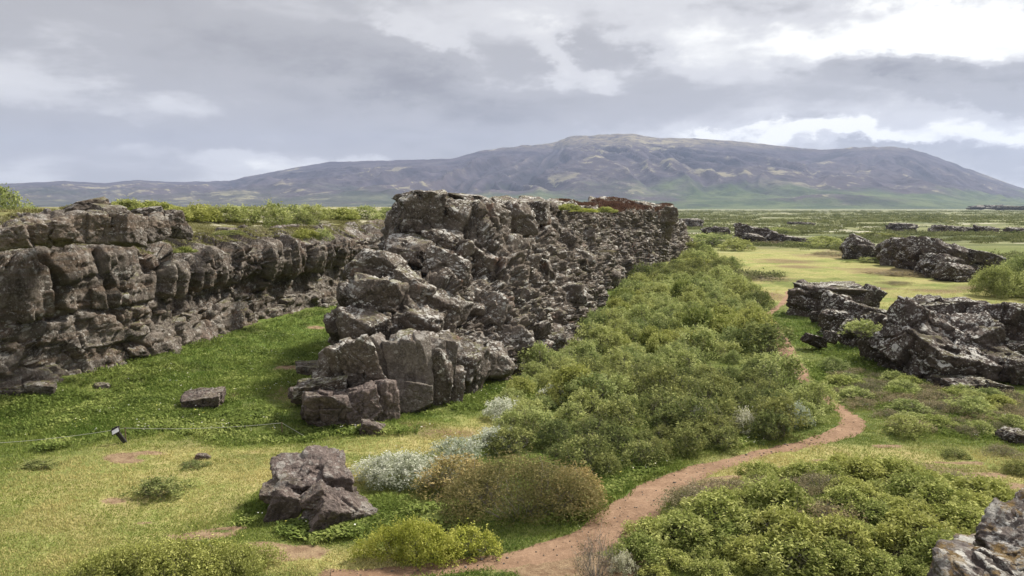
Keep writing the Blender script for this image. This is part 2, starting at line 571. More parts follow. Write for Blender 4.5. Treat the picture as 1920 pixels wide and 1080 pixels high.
def resample(P, step, closed=False):
    P = np.asarray(P, float)
    # Catmull-Rom through the points, then even spacing
    Q = np.vstack([2 * P[0] - P[1], P, 2 * P[-1] - P[-2]])
    L = []
    for i in range(1, len(Q) - 2):
        u = np.linspace(0, 1, 24, endpoint=False)[:, None]
        a, b, c, d = Q[i - 1], Q[i], Q[i + 1], Q[i + 2]
        L.append(0.5 * (2 * b + (c - a) * u + (2 * a - 5 * b + 4 * c - d) * u ** 2 + (3 * b - a - 3 * c + d) * u ** 3))
    L = np.vstack(L + [Q[-2][None]])
    s = np.concatenate([[0], np.cumsum(np.linalg.norm(np.diff(L[:, :2], axis=0), axis=1))])
    n = max(2, int(s[-1] / step) + 1)
    t = np.linspace(0, s[-1], n)
    return np.stack([np.interp(t, s, L[:, k]) for k in range(P.shape[1])], 1)


TR = resample(TP, 0.15)
TR[:, 2] *= 1 + 0.5 * np.clip((TR[:, 1] - 33) / 5, 0, 1)


def trail_d(X, Y):
    """distance to the trail's middle over its half width; 1 at the edge"""
    X = np.asarray(X, float)
    out = np.full(X.size, 9.0)
    x, y = X.ravel(), np.asarray(Y, float).ravel()
    sel = np.where((y > 13) & (y < 85) & (x > -14) & (x < 34))[0]
    T = TR[::3]
    for k in range(0, len(sel), 20000):
        s = sel[k:k + 20000]
        D = np.hypot(x[s][:, None] - T[None, :, 0], y[s][:, None] - T[None, :, 1]) / T[None, :, 2]
        out[s] = np.minimum(9, D.min(1))
    return out.reshape(X.shape)


SOIL = [(370, 1000, 68, 9), (350, 1004, 45, 10), (425, 988, 40, 6), (540, 1046, 75, 17), (500, 1035, 50, 12), (225, 857, 26, 6), (285, 850, 30, 3), (235, 865, 28, 4), (210, 939, 24, 6), (270, 975, 18, 3),
        (1330, 925, 62, 10), (1290, 955, 36, 11), (1375, 905, 70, 6), (1450, 884, 60, 5), (1540, 868, 50, 3), (1790, 868, 60, 4), (1850, 890, 50, 5), (1890, 912, 40, 6), (1660, 838, 30, 3), (560, 690, 60, 5), (595, 618, 20, 4), (1060, 1070, 150, 25)]
DRY = [(200, 930, 330, 100), (100, 1020, 260, 80), (560, 900, 160, 60), (520, 840, 130, 14), (700, 835, 160, 20), (850, 800, 130, 22), (960, 790, 90, 20), (1420, 905, 190, 30), (1600, 868, 300, 34), (1850, 905, 140, 24), (450, 1060, 300, 30), (1560, 500, 260, 40), (1700, 560, 330, 22), (1430, 480, 110, 18), (1420, 540, 60, 22), (1900, 600, 100, 10)]
LUSH = [(130, 790, 330, 50), (420, 700, 230, 75), (560, 620, 160, 50), (610, 1000, 90, 16), (490, 950, 30, 40), (560, 820, 170, 18), (700, 800, 150, 22), (900, 740, 90, 26), (1600, 650, 110, 60), (1680, 720, 160, 40), (1150, 900, 170, 60), (1120, 960, 60, 30), (1300, 820, 160, 40), (1100, 560, 80, 50), (1780, 790, 110, 34), (720, 965, 60, 30)]
RUST = [(1560, 480, 60, 4), (1480, 490, 50, 4), (1620, 540, 60, 4), (1450, 555, 40, 6), (1330, 600, 20, 6), (1840, 540, 60, 5), (1500, 500, 40, 3), (1760, 545, 50, 4), (1400, 517, 60, 9), (1680, 510, 80, 9), (1500, 455, 60, 6), (1620, 470, 60, 6), (1400, 460, 60, 5), (420, 740, 60, 10), (560, 730, 60, 20), (1330, 560, 30, 10), (1690, 885, 90, 7), (1760, 880, 90, 9), (1560, 870, 50, 5), (760, 800, 60, 8), (830, 815, 60, 8)]


def side(X, Y):
    return (np.interp(Y, CL[:, 1], CL[:, 0]) - X) * 0.86


def ztop(d, X, Y):
    edge = 7.75 - 1.55 * sst(Y, 38.5, 44) + 0.45 * sst(Y, 60, 80)
    return edge + (7.95 - edge) * sst(d, 3.0, 17) + 0.12 * n2(X, Y, 0.15, 3, 31) * sst(d, 4, 10)


def ground_z(X, Y):
    X = np.asarray(X, float)
    Y = np.asarray(Y, float)
    D = np.hypot(X, Y)
    z = 0.16 * n2(X, Y, 0.22, 4, 3) + 0.05 * n2(X, Y, 1.3, 3, 4) * (D < 120)
    # shallow scree slope at the foot of the wall, a bank under the dwarf birch, swells far out
    d = side(X, Y)
    z = z + 0.7 * sst(d, -3.5, 1.0) * (Y > 20)
    cx, cy = G(1560, 990)
    z = z + 0.75 * np.exp(-(((X - cx) / 4.6) ** 2 + ((Y - cy) / 2.6) ** 2))
    cx, cy = G(320, 1085)
    z = z + 0.35 * np.exp(-(((X - cx) / 2.2) ** 2 + ((Y - cy) / 1.2) ** 2))
    far = sst(Y, 110, 320)
    z = z + far * (2.6 * n2(X, Y, 0.011, 4, 8) + 0.9 * n2(X, Y * 2.2, 0.035, 3, 9)) * (1 - sst(Y, 2200, 3000))
    p = sst(d, 1.4, 4.2)
    zt = ztop(d, X, Y) + sst(Y, 150, 600) * (-1.0)
    return z * (1 - p) + zt * p


def make_axis(parts):
    v = [parts[0][0]]
    for a, b, s0, s1 in parts:
        n = max(2, int(abs(b - a) / ((s0 + s1) / 2)))
        u = np.linspace(0, 1, n + 1)[1:]
        r = (s1 / s0)
        q = (r ** u - 1) / (r - 1) if abs(r - 1) > 1e-3 else u
        v += list(a + (b - a) * q)
    return np.array(v)


gy = make_axis([(-60, 10, 8, 0.6), (10, 60, 0.16, 0.30), (60, 130, 0.30, 1.0), (130, 500, 1.0, 8), (500, 8400, 8, 260)])
gx = make_axis([(-8400, -420, 500, 20), (-420, -60, 20, 2), (-60, -34, 2, 0.3), (-34, 36, 0.22, 0.22), (36, 80, 0.22, 1.0), (80, 420, 1.0, 8), (420, 8400, 8, 500)])
GX, GY = np.meshgrid(gx, gy, indexing='ij')
GZ = ground_z(GX, GY)
td = trail_d(GX, GY)
nrag = n2(GX, GY, 1.1, 4, 77)
m_tr = sst(1.05 + 0.28 * nrag - td, -0.12, 0.25)
m_soil = emask(GX, GY, SOIL, 1.0, 12, 1.1, 1.1) * 0.85
m_dry = emask(GX, GY, DRY, 0.6, 6, 0.35, 0.7)
m_lush = emask(GX, GY, LUSH, 0.6, 7, 0.45, 0.8)
m_rust = emask(GX, GY, RUST, 0.8, 9, 0.35, 0.9)
m_dry *= 1 - 0.40 * sst(GY, 42, 75) * (0.7 + 0.8 * n2(GX, GY, 0.15, 3, 97))
GZ = GZ - 0.07 * m_tr
plate = sst(side(GX, GY), 1.0, 3.0)

m, t, out = newmat('grassland')
tcn = t.new('ShaderNodeTexCoord')
P = tcn.outputs['Object']


def gat(nm):
    return t.new('ShaderNodeAttribute', attribute_name=nm).outputs['Fac']


dry, lush, rust, soil, plat, far = gat('dry'), gat('lush'), gat('rust'), gat('soil'), gat('plateau'), gat('far')
na = t.noise(P, 0.5, 5, 0.6)
nb = t.noise(P, 3.2, 7, 0.68)
nc = t.noise(P, 17.0, 6, 0.72)
nd = t.noise(P, 60.0, 2, 0.6)
base = t.mix(t.ss(nb, 0.32, 0.68), (0.088, 0.125, 0.034), (0.205, 0.225, 0.070))
ng = t.noise(t.comb(t.m('MULTIPLY', t.xyz(P)[0], 0.7), t.xyz(P)[1], 0.0), 0.16, 6, 0.65)
dryc = t.mix(t.ss(nb, 0.30, 0.70), (0.250, 0.275, 0.080), (0.500, 0.445, 0.195))
dryc = t.mix(t.m('MULTIPLY', t.ss(na, 0.42, 0.66), 0.6), dryc, (0.395, 0.320, 0.155))
dryc = t.mix(t.m('MULTIPLY', t.ss(na, 0.46, 0.30), 0.6), dryc, (0.185, 0.265, 0.058))
lushc = t.mix(t.ss(nb, 0.32, 0.68), (0.070, 0.125, 0.024), (0.170, 0.235, 0.050))
lushc = t.mix(t.m('MULTIPLY', t.ss(na, 0.50, 0.64), 0.5), lushc, (0.165, 0.140, 0.080))
dryc = t.mix(t.m('MULTIPLY', t.ss(ng, 0.50, 0.62), 0.75), dryc, (0.185, 0.235, 0.065))
dryc = t.mix(t.m('MULTIPLY', t.ss(ng, 0.44, 0.36), 0.6), dryc, (0.420, 0.340, 0.175))
c = t.mix(t.m('MULTIPLY', dry, 1.0), base, dryc)
c = t.mix(t.m('MULTIPLY', lush, t.ss(t.m('ADD', na, t.m('MULTIPLY', nb, 0.5)), 0.50, 0.72, 1.0, 0.65)), c, lushc)
c = t.mix(t.m('MULTIPLY', rust, t.ss(nb, 0.34, 0.62, 0.25, 0.9)), c, t.mix(nc, (0.125, 0.072, 0.052), (0.270, 0.175, 0.120)))
c = t.mix(t.m('MULTIPLY', t.ss(nc, 0.46, 0.70), 0.45), c, t.vm('SCALE', c, 1.5))
c = t.mix(t.m('MULTIPLY', t.ss(nc, 0.48, 0.30), 0.55), c, t.vm('SCALE', c, 0.5))
sx = t.xyz(P)
# lava plain far out: scrub, pale moss and dark lava, stretched along the fissures
Pf = t.comb(t.m('MULTIPLY', sx[0], 0.45), sx[1], 0.0)
f1 = t.noise(Pf, 0.030, 8, 0.66)
f2 = t.noise(t.vm('ADD', Pf, (40, 7, 0)), 0.055, 8, 0.70)
f3 = t.noise(t.vm('ADD', Pf, (4, 90, 0)), 0.09, 7, 0.70)
fc = t.mix(t.ss(f1, 0.40, 0.60), (0.085, 0.105, 0.045), (0.210, 0.220, 0.105))
fc = t.mix(t.m('MULTIPLY', t.ss(f3, 0.50, 0.62), 0.5), fc, (0.260, 0.265, 0.115))
fc = t.mix(t.ss(f2, 0.53, 0.59), fc, (0.470, 0.450, 0.350))
fc = t.mix(t.ss(f3, 0.40, 0.33), fc, (0.055, 0.050, 0.045))
c = t.mix(far, c, fc)
# the plateau behind the wall: pale moss, grass and bare stones
pn = t.noise(P, 0.45, 6, 0.65)
pc = t.mix(t.ss(nb, 0.35, 0.65), (0.150, 0.160, 0.062), (0.265, 0.255, 0.110))
pc = t.mix(t.ss(pn, 0.46, 0.56), pc, t.mix(nc, (0.290, 0.270, 0.190), (0.450, 0.430, 0.320)))
pc = t.mix(t.m('MULTIPLY', t.ss(pn, 0.42, 0.34), 0.8), pc, (0.140, 0.090, 0.060))
c = t.mix(plat, c, pc)
sc_ = t.mix(t.ss(nb, 0.35, 0.65), (0.215, 0.140, 0.088), (0.360, 0.265, 0.165))
sm = t.ss(t.m('ADD', soil, t.m('MULTIPLY', t.m('SUBTRACT', nc, 0.5), 1.2)), 0.38, 0.62)
c = t.mix(sm, c, sc_)
hg = t.m('ADD', t.m('MULTIPLY', nb, 1.0), t.m('ADD', t.m('MULTIPLY', nc, 0.5), t.m('MULTIPLY', nd, 0.14)))
princ(t, out, c, 0.95, (hg, 0.16, 0.75), 0.1)
M['ground'] = m

V = np.stack([GX.ravel(), GY.ravel(), GZ.ravel()], 1)
fd = sst(GY + 60 * n2(GX, GY, 0.02, 3, 61) + 0.2 * np.abs(GX - 45), 125, 190)
gm = mesh_np('ground', V, grid_faces(len(gx), len(gy)), M['ground'], True,
             dict(dry=m_dry, lush=m_lush, rust=m_rust, soil=np.maximum(m_soil, 0.85 * m_tr), plateau=plate, far=fd * (1 - plate)))
tag(obj('ground', gm), kind='structure')

# the path: a trodden strip sunk in the turf
nw = 15
L = []
for i, (x, y, hw) in enumerate(TR):
    a = TR[min(i + 1, len(TR) - 1)][:2] - TR[max(i - 1, 0)][:2]
    a = a / np.linalg.norm(a)
    nrm = np.array([-a[1], a[0]])
    u = np.linspace(-1.3, 1.3, nw)
    L.append(np.stack([x + nrm[0] * u * hw, y + nrm[1] * u * hw], 1))
L = np.array(L)
pz = ground_z(L[:, :, 0], L[:, :, 1]) - 0.035 + 0.012 * n2(L[:, :, 0], L[:, :, 1], 2.0, 3, 19) - 0.05 * (np.abs(np.linspace(-1.3, 1.3, nw)) > 1.25)[None]
pv = np.dstack([L, pz[:, :, None]]).reshape(-1, 3)
r = np.random.default_rng(404)
parts = []
for k in range(420):
    q = TR[int(r.integers(0, int(len(TR) * 0.62)))]
    u = r.normal(0, 0.75)
    x, y = q[0] + u * q[2], q[1] + r.normal(0, 0.3)
    sz_ = abs(r.normal(0, 0.009)) + 0.008
    D_, F_ = (None, None)
    parts.append((x, y, sz_, r.uniform(0, 6.3)))
STONES = parts
tag(obj('path', mesh_np('path', pv, grid_faces(len(L), nw), M['soil'])), kind='structure')

# ------------------------------------------------------------------ mountain
PROF = [(-900, 372), (-400, 362), (-100, 350), (20, 345), (130, 340), (205, 344), (260, 338), (330, 342), (430, 340), (500, 326), (560, 315), (620, 305), (700, 303), (850, 299), (900, 285), (960, 277), (1035, 271), (1062, 259), (1110, 256), (1180, 253), (1225, 261), (1300, 262), (1385, 268), (1460, 276),
        (1530, 283), (1600, 278), (1660, 277), (1700, 281), (1750, 297), (1800, 315), (1850, 333), (1900, 350), (1960, 368), (2100, 384), (2400, 390)]
pa = np.array([(p[0] - 960) / FPX for p in PROF])
pe = np.array([(HOR - p[1]) / FPX for p in PROF])
na_, nv_ = 900, 300
a_ = np.linspace(-1.3, 1.0, na_)
v_ = np.linspace(0, 1.35, nv_)
A_, Vv = np.meshgrid(a_, v_, indexing='ij')
Yb = 3000 + 0 * A_
Yc = 5900 + 400 * np.exp(-((A_ + 0.30) / 0.18) ** 2) + 250 * n2(A_ * 100, A_ * 0, 0.08, 3, 40)
MY = Yb + (Yc - Yb) * Vv
MX = A_ * MY
Hc = np.interp(A_, pa, pe) * Yc + 8 + 5 * n2(A_ * 1000, A_ * 0, 0.05, 4, 44)
Hc = np.maximum(Hc, 8)
# two shoulders in front of the crest, and a convex top
sh = np.where(Vv < 1, 0.22 * Vv + 0.78 * Vv ** 1.7, 1 - 0.9 * (Vv - 1))
C0 = np.array([420.0, 6300.0])
C1 = np.array([3050.0, 6300.0])
C2 = np.array([-2400.0, 6900.0])
D0 = np.hypot(MX - C0[0], MY - C0[1])
D1 = np.hypot(MX - C1[0], MY - C1[1])
D2 = np.hypot(MX - C2[0], MY - C2[1])
ph0 = np.arctan2(MX - C0[0], C0[1] - MY)
ph1 = np.arctan2(MX - C1[0], C1[1] - MY)
ph2 = np.arctan2(MX - C2[0], C2[1] - MY)


def gully(ph, D, k, seed):
    wx = 0.16 * n2(MX, MY, 0.0011, 3, seed + 5)
    P = np.stack([((ph + wx) * k).ravel(), (D * 0.0006).ravel(), np.zeros(D.size)], 1)
    q = vnoise(P, seed)
    P2 = np.stack([((ph + wx) * k * 2.6).ravel(), (D * 0.0018).ravel(), np.zeros(D.size) + 4], 1)
    q2 = vnoise(P2, seed + 1)
    P3 = np.stack([((ph + wx) * k * 6.5).ravel(), (D * 0.003).ravel(), np.zeros(D.size) + 9], 1)
    q3 = vnoise(P3, seed + 2)
    return ((1 - np.abs(q) * 2) + 0.6 * (1 - np.abs(q2) * 2) + 0.38 * (1 - 2 * np.abs(q3))).reshape(D.shape)


gl_s = 1
w1 = sst(MX + 350 * n2(MX, MY, 0.001, 2, 3), 1500, 2300)
w2 = sst(-MX + 400 * n2(MX, MY, 0.001, 2, 13), 100, 1700)
gl = gully(ph0, D0, 6.5, 50) * (1 - w1) * (1 - w2) + gully(ph1, D1, 5.0, 60) * w1 + gully(ph2, D2, 6.0, 70) * w2
env = sst(Vv, 0.08, 0.5) * (1 - 0.9 * sst(Vv, 0.62, 0.95)) * np.clip(Hc / 420, 0.12, 1.0)
MZ = Hc * np.clip(sh, 0, 1.1) + env * 50 * gl
Pm = np.stack([MX.ravel(), MY.ravel(), np.zeros(MX.size)], 1)
rg = 1 - np.abs(fbm(Pm * 0.0042, 4, 81)).reshape(MX.shape) * 2.4
fine = fbm(Pm * 0.012, 5, 80, 0.6).reshape(MX.shape)
MZ = MZ + (0.12 + env) * 11 * fine + env * 12 * rg + 5 * sst(Vv, 0.0, 0.1) * n2(MX, MY, 0.006, 3, 6)
# low foothill in front, right of the middle
fx, fy = 0.42 * 3350, 3350
MZ = MZ + 34 * np.exp(-(((MX - fx) / 420) ** 2 + ((MY - fy) / 130) ** 2)) * (1 + 0.5 * n2(MX, MY, 0.01, 3, 7))
elv = ((MZ - 8) / MY).max(1)
fac = np.clip(np.interp(a_, pa, pe) / np.maximum(elv, 1e-3), 0.6, 1.4)
fac = np.convolve(np.pad(fac, 6, mode='edge'), np.ones(13) / 13, 'valid')
MZ = MZ * (1 + (fac[:, None] - 1) * sst(Vv, 0.2, 0.6))
MZ = MZ - 6 * (1 - sst(Vv, 0.0, 0.03))
m, t, out = newmat('mountain_slopes')
tcn = t.new('ShaderNodeTexCoord')
P = tcn.outputs['Object']
geo = t.new('ShaderNodeNewGeometry')
nz = t.xyz(geo.outputs['Normal'])[2]
sx = t.xyz(P)
hgt = gat('hgt') if False else t.new('ShaderNodeAttribute', attribute_name='hgt').outputs['Fac']
gul = t.new('ShaderNodeAttribute', attribute_name='gully').outputs['Fac']
u1 = t.noise(P, 0.0016, 7, 0.62)
u2 = t.noise(P, 0.006, 8, 0.68)
u3 = t.noise(P, 0.02, 6, 0.7)
c = t.mix(t.ss(u2, 0.36, 0.64), (0.034, 0.029, 0.042), (0.088, 0.075, 0.093))
c = t.mix(t.m('MULTIPLY', t.ss(u1, 0.42, 0.62), 0.5), c, (0.100, 0.080, 0.086))
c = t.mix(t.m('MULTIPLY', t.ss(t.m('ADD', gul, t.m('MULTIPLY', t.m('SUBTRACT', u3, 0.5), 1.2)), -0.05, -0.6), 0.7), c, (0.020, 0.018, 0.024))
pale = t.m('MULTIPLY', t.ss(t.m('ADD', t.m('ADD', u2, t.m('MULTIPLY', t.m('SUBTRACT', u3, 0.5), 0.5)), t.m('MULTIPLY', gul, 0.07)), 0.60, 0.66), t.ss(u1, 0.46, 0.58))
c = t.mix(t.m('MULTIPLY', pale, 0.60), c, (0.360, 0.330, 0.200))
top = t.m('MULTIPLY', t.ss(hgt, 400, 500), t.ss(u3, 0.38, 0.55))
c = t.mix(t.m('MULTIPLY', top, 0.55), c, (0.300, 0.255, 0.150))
gr = t.m('SUBTRACT', t.m('ADD', hgt, t.m('MULTIPLY', t.m('SUBTRACT', u1, 0.5), 420.0)), t.m('MULTIPLY', gul, 26.0))
rgt = t.ss(sx[0], -1600, 900, 0.0, 1.0)
gmk = t.m('MULTIPLY', t.ss(t.m('ADD', gr, t.m('MULTIPLY', t.m('SUBTRACT', u3, 0.5), 120.0)), 120, 20), t.m('ADD', t.m('MULTIPLY', rgt, 0.7), 0.3))
gmk = t.m('MULTIPLY', gmk, t.ss(u3, 0.28, 0.5, 0.55, 1.0))
gc = t.mix(t.ss(u2, 0.4, 0.62), (0.060, 0.088, 0.040), (0.120, 0.150, 0.065))
c = t.mix(gmk, c, gc)
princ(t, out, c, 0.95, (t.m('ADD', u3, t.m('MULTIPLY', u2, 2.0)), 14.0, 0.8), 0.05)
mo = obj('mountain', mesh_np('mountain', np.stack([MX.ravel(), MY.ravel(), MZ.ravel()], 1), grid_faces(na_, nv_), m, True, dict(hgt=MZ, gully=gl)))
tag(mo, kind='structure')

# ------------------------------------------------------------------ rock builders
import bmesh
_ico = {}


def ico(sub):
    if sub not in _ico:
        bm = bmesh.new()
        bmesh.ops.create_icosphere(bm, subdivisions=sub, radius=1.0)
        bm.verts.ensure_lookup_table()
        v = np.array([x.co[:] for x in bm.verts])
        f = np.array([[q.index for q in p.verts] for p in bm.faces])
        bm.free()
        _ico[sub] = (v, f)
    return _ico[sub]


def rotm(rx, ry, rz):
    cx, sx_, cy, sy, cz, sz = math.cos(rx), math.sin(rx), math.cos(ry), math.sin(ry), math.cos(rz), math.sin(rz)
    Rx = np.array([[1, 0, 0], [0, cx, -sx_], [0, sx_, cx]])
    Ry = np.array([[cy, 0, sy], [0, 1, 0], [-sy, 0, cy]])
    Rz = np.array([[cz, -sz, 0], [sz, cz, 0], [0, 0, 1]])
    return Rz @ Ry @ Rx


def rock(seed, c, dims, rot=(0, 0, 0), sub=5, cuts=9, boxy=0.75, rough=1.0):
    """a fractured basalt block: a ball cut by joint planes, then weathered"""
    r = np.random.default_rng(seed)
    D, F = ico(sub)
    N = [np.array(v, float) for v in ((1, 0, 0), (-1, 0, 0), (0, 1, 0), (0, -1, 0), (0, 0, 1), (0, 0, -1))]
    dist = [1 / 1.25 * (0.90 + 0.2 * r.random()) for _ in range(6)]
    N = [n + r.normal(0, 0.16 * (1.4 - boxy), 3) for n in N]
    for _ in range(cuts):
        n = r.normal(0, 1, 3)
        n /= np.linalg.norm(n)
        N.append(n)
        dist.append(0.74 + 0.30 * r.random())
    R = np.full(len(D), 1.35)
    for n, dd in zip(N, dist):
        n = n / np.linalg.norm(n)
        q = D @ n
        R = np.minimum(R, np.where(q > 0.05, dd / np.maximum(q, 0.05), 9))
    V = D * R[:, None] * 1.25
    dims = np.asarray(dims, float) / 2
    V = V * dims
    sz = float(np.mean(dims)) * 2
    nr = V / np.linalg.norm(V, axis=1, keepdims=True)
    off = seed * 3.17
    h = 0.050 * sz * fbm(V / sz * 2.2 + off, 3, seed) + 0.035 * sz * fbm(V / sz * 7 + off, 4, seed + 3, 0.6)
    h = h + blocks(V / sz + off + 0.08 * fbm(V / sz * 3 + off, 2, 2)[:, None], (0.42, 0.42, 0.36), seed, 0.045 * sz, 0.07 * sz, 0.04 * sz, 0.05, p=2)
    if sub >= 5:
        h = h + blocks(V / sz + off, (0.17, 0.17, 0.15), seed + 5, 0.017 * sz, 0.026 * sz, 0.016 * sz, 0.10, p=2)
    V = V + nr * (h * rough)[:, None]
    V = V @ rotm(*rot).T
    return V + np.asarray(c, float), F


def small_stones(lst):
    D, F = ico_sub2()
    out = []
    r = np.random.default_rng(9)
    for (x, y, s_, a) in lst:
        V = D * (1 + 0.25 * r.normal(0, 1, (len(D), 1)).clip(-1, 1)) * np.array([s_ * 1.3, s_, s_ * 0.7])
        z = float(ground_z(np.array([x]), np.array([y]))[0]) - 0.03
        out.append((V @ rotm(0, 0, a).T + np.array([x, y, z + s_ * 0.2]), F))
    return out


def ico_sub2():
    return ico(2)


def join(parts):
    Vs, Fs, o = [], [], 0
    for v, f in parts:
        Vs.append(v)
        Fs.append(f + o)
        o += len(v)
    return np.vstack(Vs), np.vstack(Fs)


def tri_of(F4):
    return np.vstack([F4[:, [0, 1, 2]], F4[:, [0, 2, 3]]])


def put_rock(name, parts, mat, label, cat, group=None, parent=None):
    V, F = join(parts)
    c = np.array([(V[:, 0].min() + V[:, 0].max()) / 2, (V[:, 1].min() + V[:, 1].max()) / 2, V[:, 2].min()])
    o = obj(name, mesh_np(name, V - c, F, mat, False), parent, c)
    if parent is None:
        tag(o, label, cat, group)
    return o


def normals(B):
    gs = np.gradient(B, axis=0)
    gt = np.gradient(B, axis=1)
    n = np.cross(gs, gt)
    n /= np.linalg.norm(n, axis=2, keepdims=True) + 1e-9
    return n


def smooth_grid(n, it=6):
    for _ in range(it):
        n[1:-1] = (n[:-2] + n[1:-1] * 2 + n[2:]) / 4
        n[:, 1:-1] = (n[:, :-2] + n[:, 1:-1] * 2 + n[:, 2:]) / 4
    return n / (np.linalg.norm(n, axis=2, keepdims=True) + 1e-9)


V_, F_ = join(small_stones(STONES))
tag(obj('pebbles', mesh_np('pebbles', V_, F_, M['pillar'], False)), 'small loose pebbles scattered along the dirt path', kind='stuff')

# ------------------------------------------------------------------ the long wall on the left
path = resample(CL[:10], 0.085)
# near part fine, far (hidden) part coarse
keep = [i for i in range(len(path)) if (path[i, 1] < 20 and i % 5 == 0) or (20 <= path[i, 1] < 66) or (path[i, 1] >= 66 and i % 4 == 0)]
path = path[keep]
tg = np.gradient(path, axis=0)
tg /= np.linalg.norm(tg, axis=1, keepdims=True)
for _ in range(30):
    tg[1:-1] = (tg[:-2] + tg[1:-1] + tg[2:]) / 3
nn = np.stack([tg[:, 1], -tg[:, 0]], 1)     # towards the gully
prof = [(-0.9, 1.0), (0.0, 0.85), (0.7, 0.35), (1.6, 0.15), (2.6, -0.15), (3.35, -0.30), (3.5, -0.02), (4.6, -0.15), (5.7, -0.30), (6.25, -0.65), (6.38, -1.45), (7.0, -1.7), (7.5, -2.2), (7.75, -2.8), (7.80, -3.4), (7.55, -4.1), (6.7, -5.0)]
pr2 = [(-0.9, 0.8), (0.0, 0.3), (0.8, -0.1), (1.7, -0.35), (2.6, -0.6), (3.4, -0.75), (3.55, -0.25), (4.4, 0.05), (5.3, -0.15), (5.45, -0.55), (5.6, -1.5), (5.95, -2.2), (6.2, -2.7), (6.35, -3.2), (6.40, -3.7), (6.2, -4.2), (5.3, -4.9)]
nt = 190
pl = np.array(prof)
p2 = np.array(pr2)
cum = np.concatenate([[0], np.cumsum(np.hypot(np.diff(pl[:, 0]), np.diff(pl[:, 1])))])
tt = np.linspace(0, cum[-1], nt)
pz1, po1 = np.interp(tt, cum, pl[:, 0]), np.interp(tt, cum, pl[:, 1])
cum2 = np.interp(np.arange(len(p2)), np.arange(len(pl)), cum)
pz2, po2 = np.interp(tt, cum2, p2[:, 0]), np.interp(tt, cum2, p2[:, 1])
wf = sst(path[:, 1], 37.5, 42)[:, None]
Zc = pz1[None] * (1 - wf) + pz2[None] * wf
Of = po1[None] * (1 - wf) + po2[None] * wf
zfix = sst(Zc, 5.5, 7.0) * (0.45 * sst(path[:, 1], 60, 80)[:, None])
Zc = Zc + zfix
B = np.dstack([path[:, 0][:, None] + nn[:, 0][:, None] * Of, path[:, 1][:, None] + nn[:, 1][:, None] * Of, Zc])
sarr = np.concatenate([[0], np.cumsum(np.linalg.norm(np.diff(path, axis=0), axis=1))])
bulge = n2(sarr[:, None] + 0 * Zc, Zc * 1.4, 0.16, 3, 21) * 0.5
B = B + np.dstack([nn[:, 0][:, None] * bulge, nn[:, 1][:, None] * bulge, 0 * bulge])
Nn = smooth_grid(normals(B), 10)
if (Nn[:, 60] * np.dstack([nn[:, 0], nn[:, 1], 0 * nn[:, 0]])[0]).sum() < 0:
    Nn = -Nn
Pf = np.stack([np.repeat(sarr, nt), Zc.ravel(), np.zeros(Zc.size)], 1)
Pw = Pf + 0.35 * np.stack([fbm(Pf * 0.7, 3, 1), fbm(Pf * 0.7, 3, 2), 0 * Pf[:, 0]], 1)
z = Zc.ravel()
colz = sst(z, 3.2, 3.6) * (1 - sst(z, 6.0, 6.4))
strz = 1 - sst(z, 3.0, 3.6)
topz = sst(z, 6.0, 6.5)
zc3 = lambda P, a: np.stack([P[:, 0], P[:, 1], P[:, 2] + a], 1)
Pw = Pf + 0.16 * np.stack([fbm(Pf * 0.5, 3, 1), fbm(Pf * 0.5, 3, 2), 0 * Pf[:, 0]], 1)
h = colz * (blocks(zc3(Pw, .5), (1.45, 4.6, 9), 101, 0.46, 0.22, 0.22, 0.025) + blocks(zc3(Pw, .5), (0.60, 2.4, 9), 102, 0.17, 0.10, 0.11, 0.04))
h += strz * (blocks(zc3(Pw, .5), (2.2, 1.9, 9), 111, 0.32, 0.20, 0.24, 0.03) + blocks(zc3(Pw, .5), (0.95, 0.60, 9), 112, 0.14, 0.11, 0.12, 0.05))
h += topz * (blocks(zc3(Pw, .5), (2.0, 1.3, 9), 121, 0.30, 0.26, 0.24, 0.03) + blocks(zc3(Pw, .5), (0.7, 0.6, 9), 122, 0.12, 0.16, 0.10, 0.06))
h += blocks(zc3(Pw, .5), (0.34, 0.42, 9), 131, 0.05, 0.06, 0.045, 0.06)
h += 0.10 * fbm(Pf * 1.1, 4, 5, 0.6) + 0.03 * fbm(Pf * 7, 3, 6)
h += colz * 0.06 * vnoise(np.stack([Pf[:, 0] * 2.6, Pf[:, 1] * 0.2, Pf[:, 2]], 1), 77)
capf = sst(Of.ravel(), -3.4, -4.6)
h *= 1 - 0.65 * (1 - sst(Of.ravel(), -4.2, -2.8))
V = B.reshape(-1, 3) + Nn.reshape(-1, 3) * h[:, None]
WV = V.reshape(B.shape)
WO = Of
WN = Nn
parts = [(V, tri_of(grid_faces(len(path), nt)))]
r = np.random.default_rng(5)
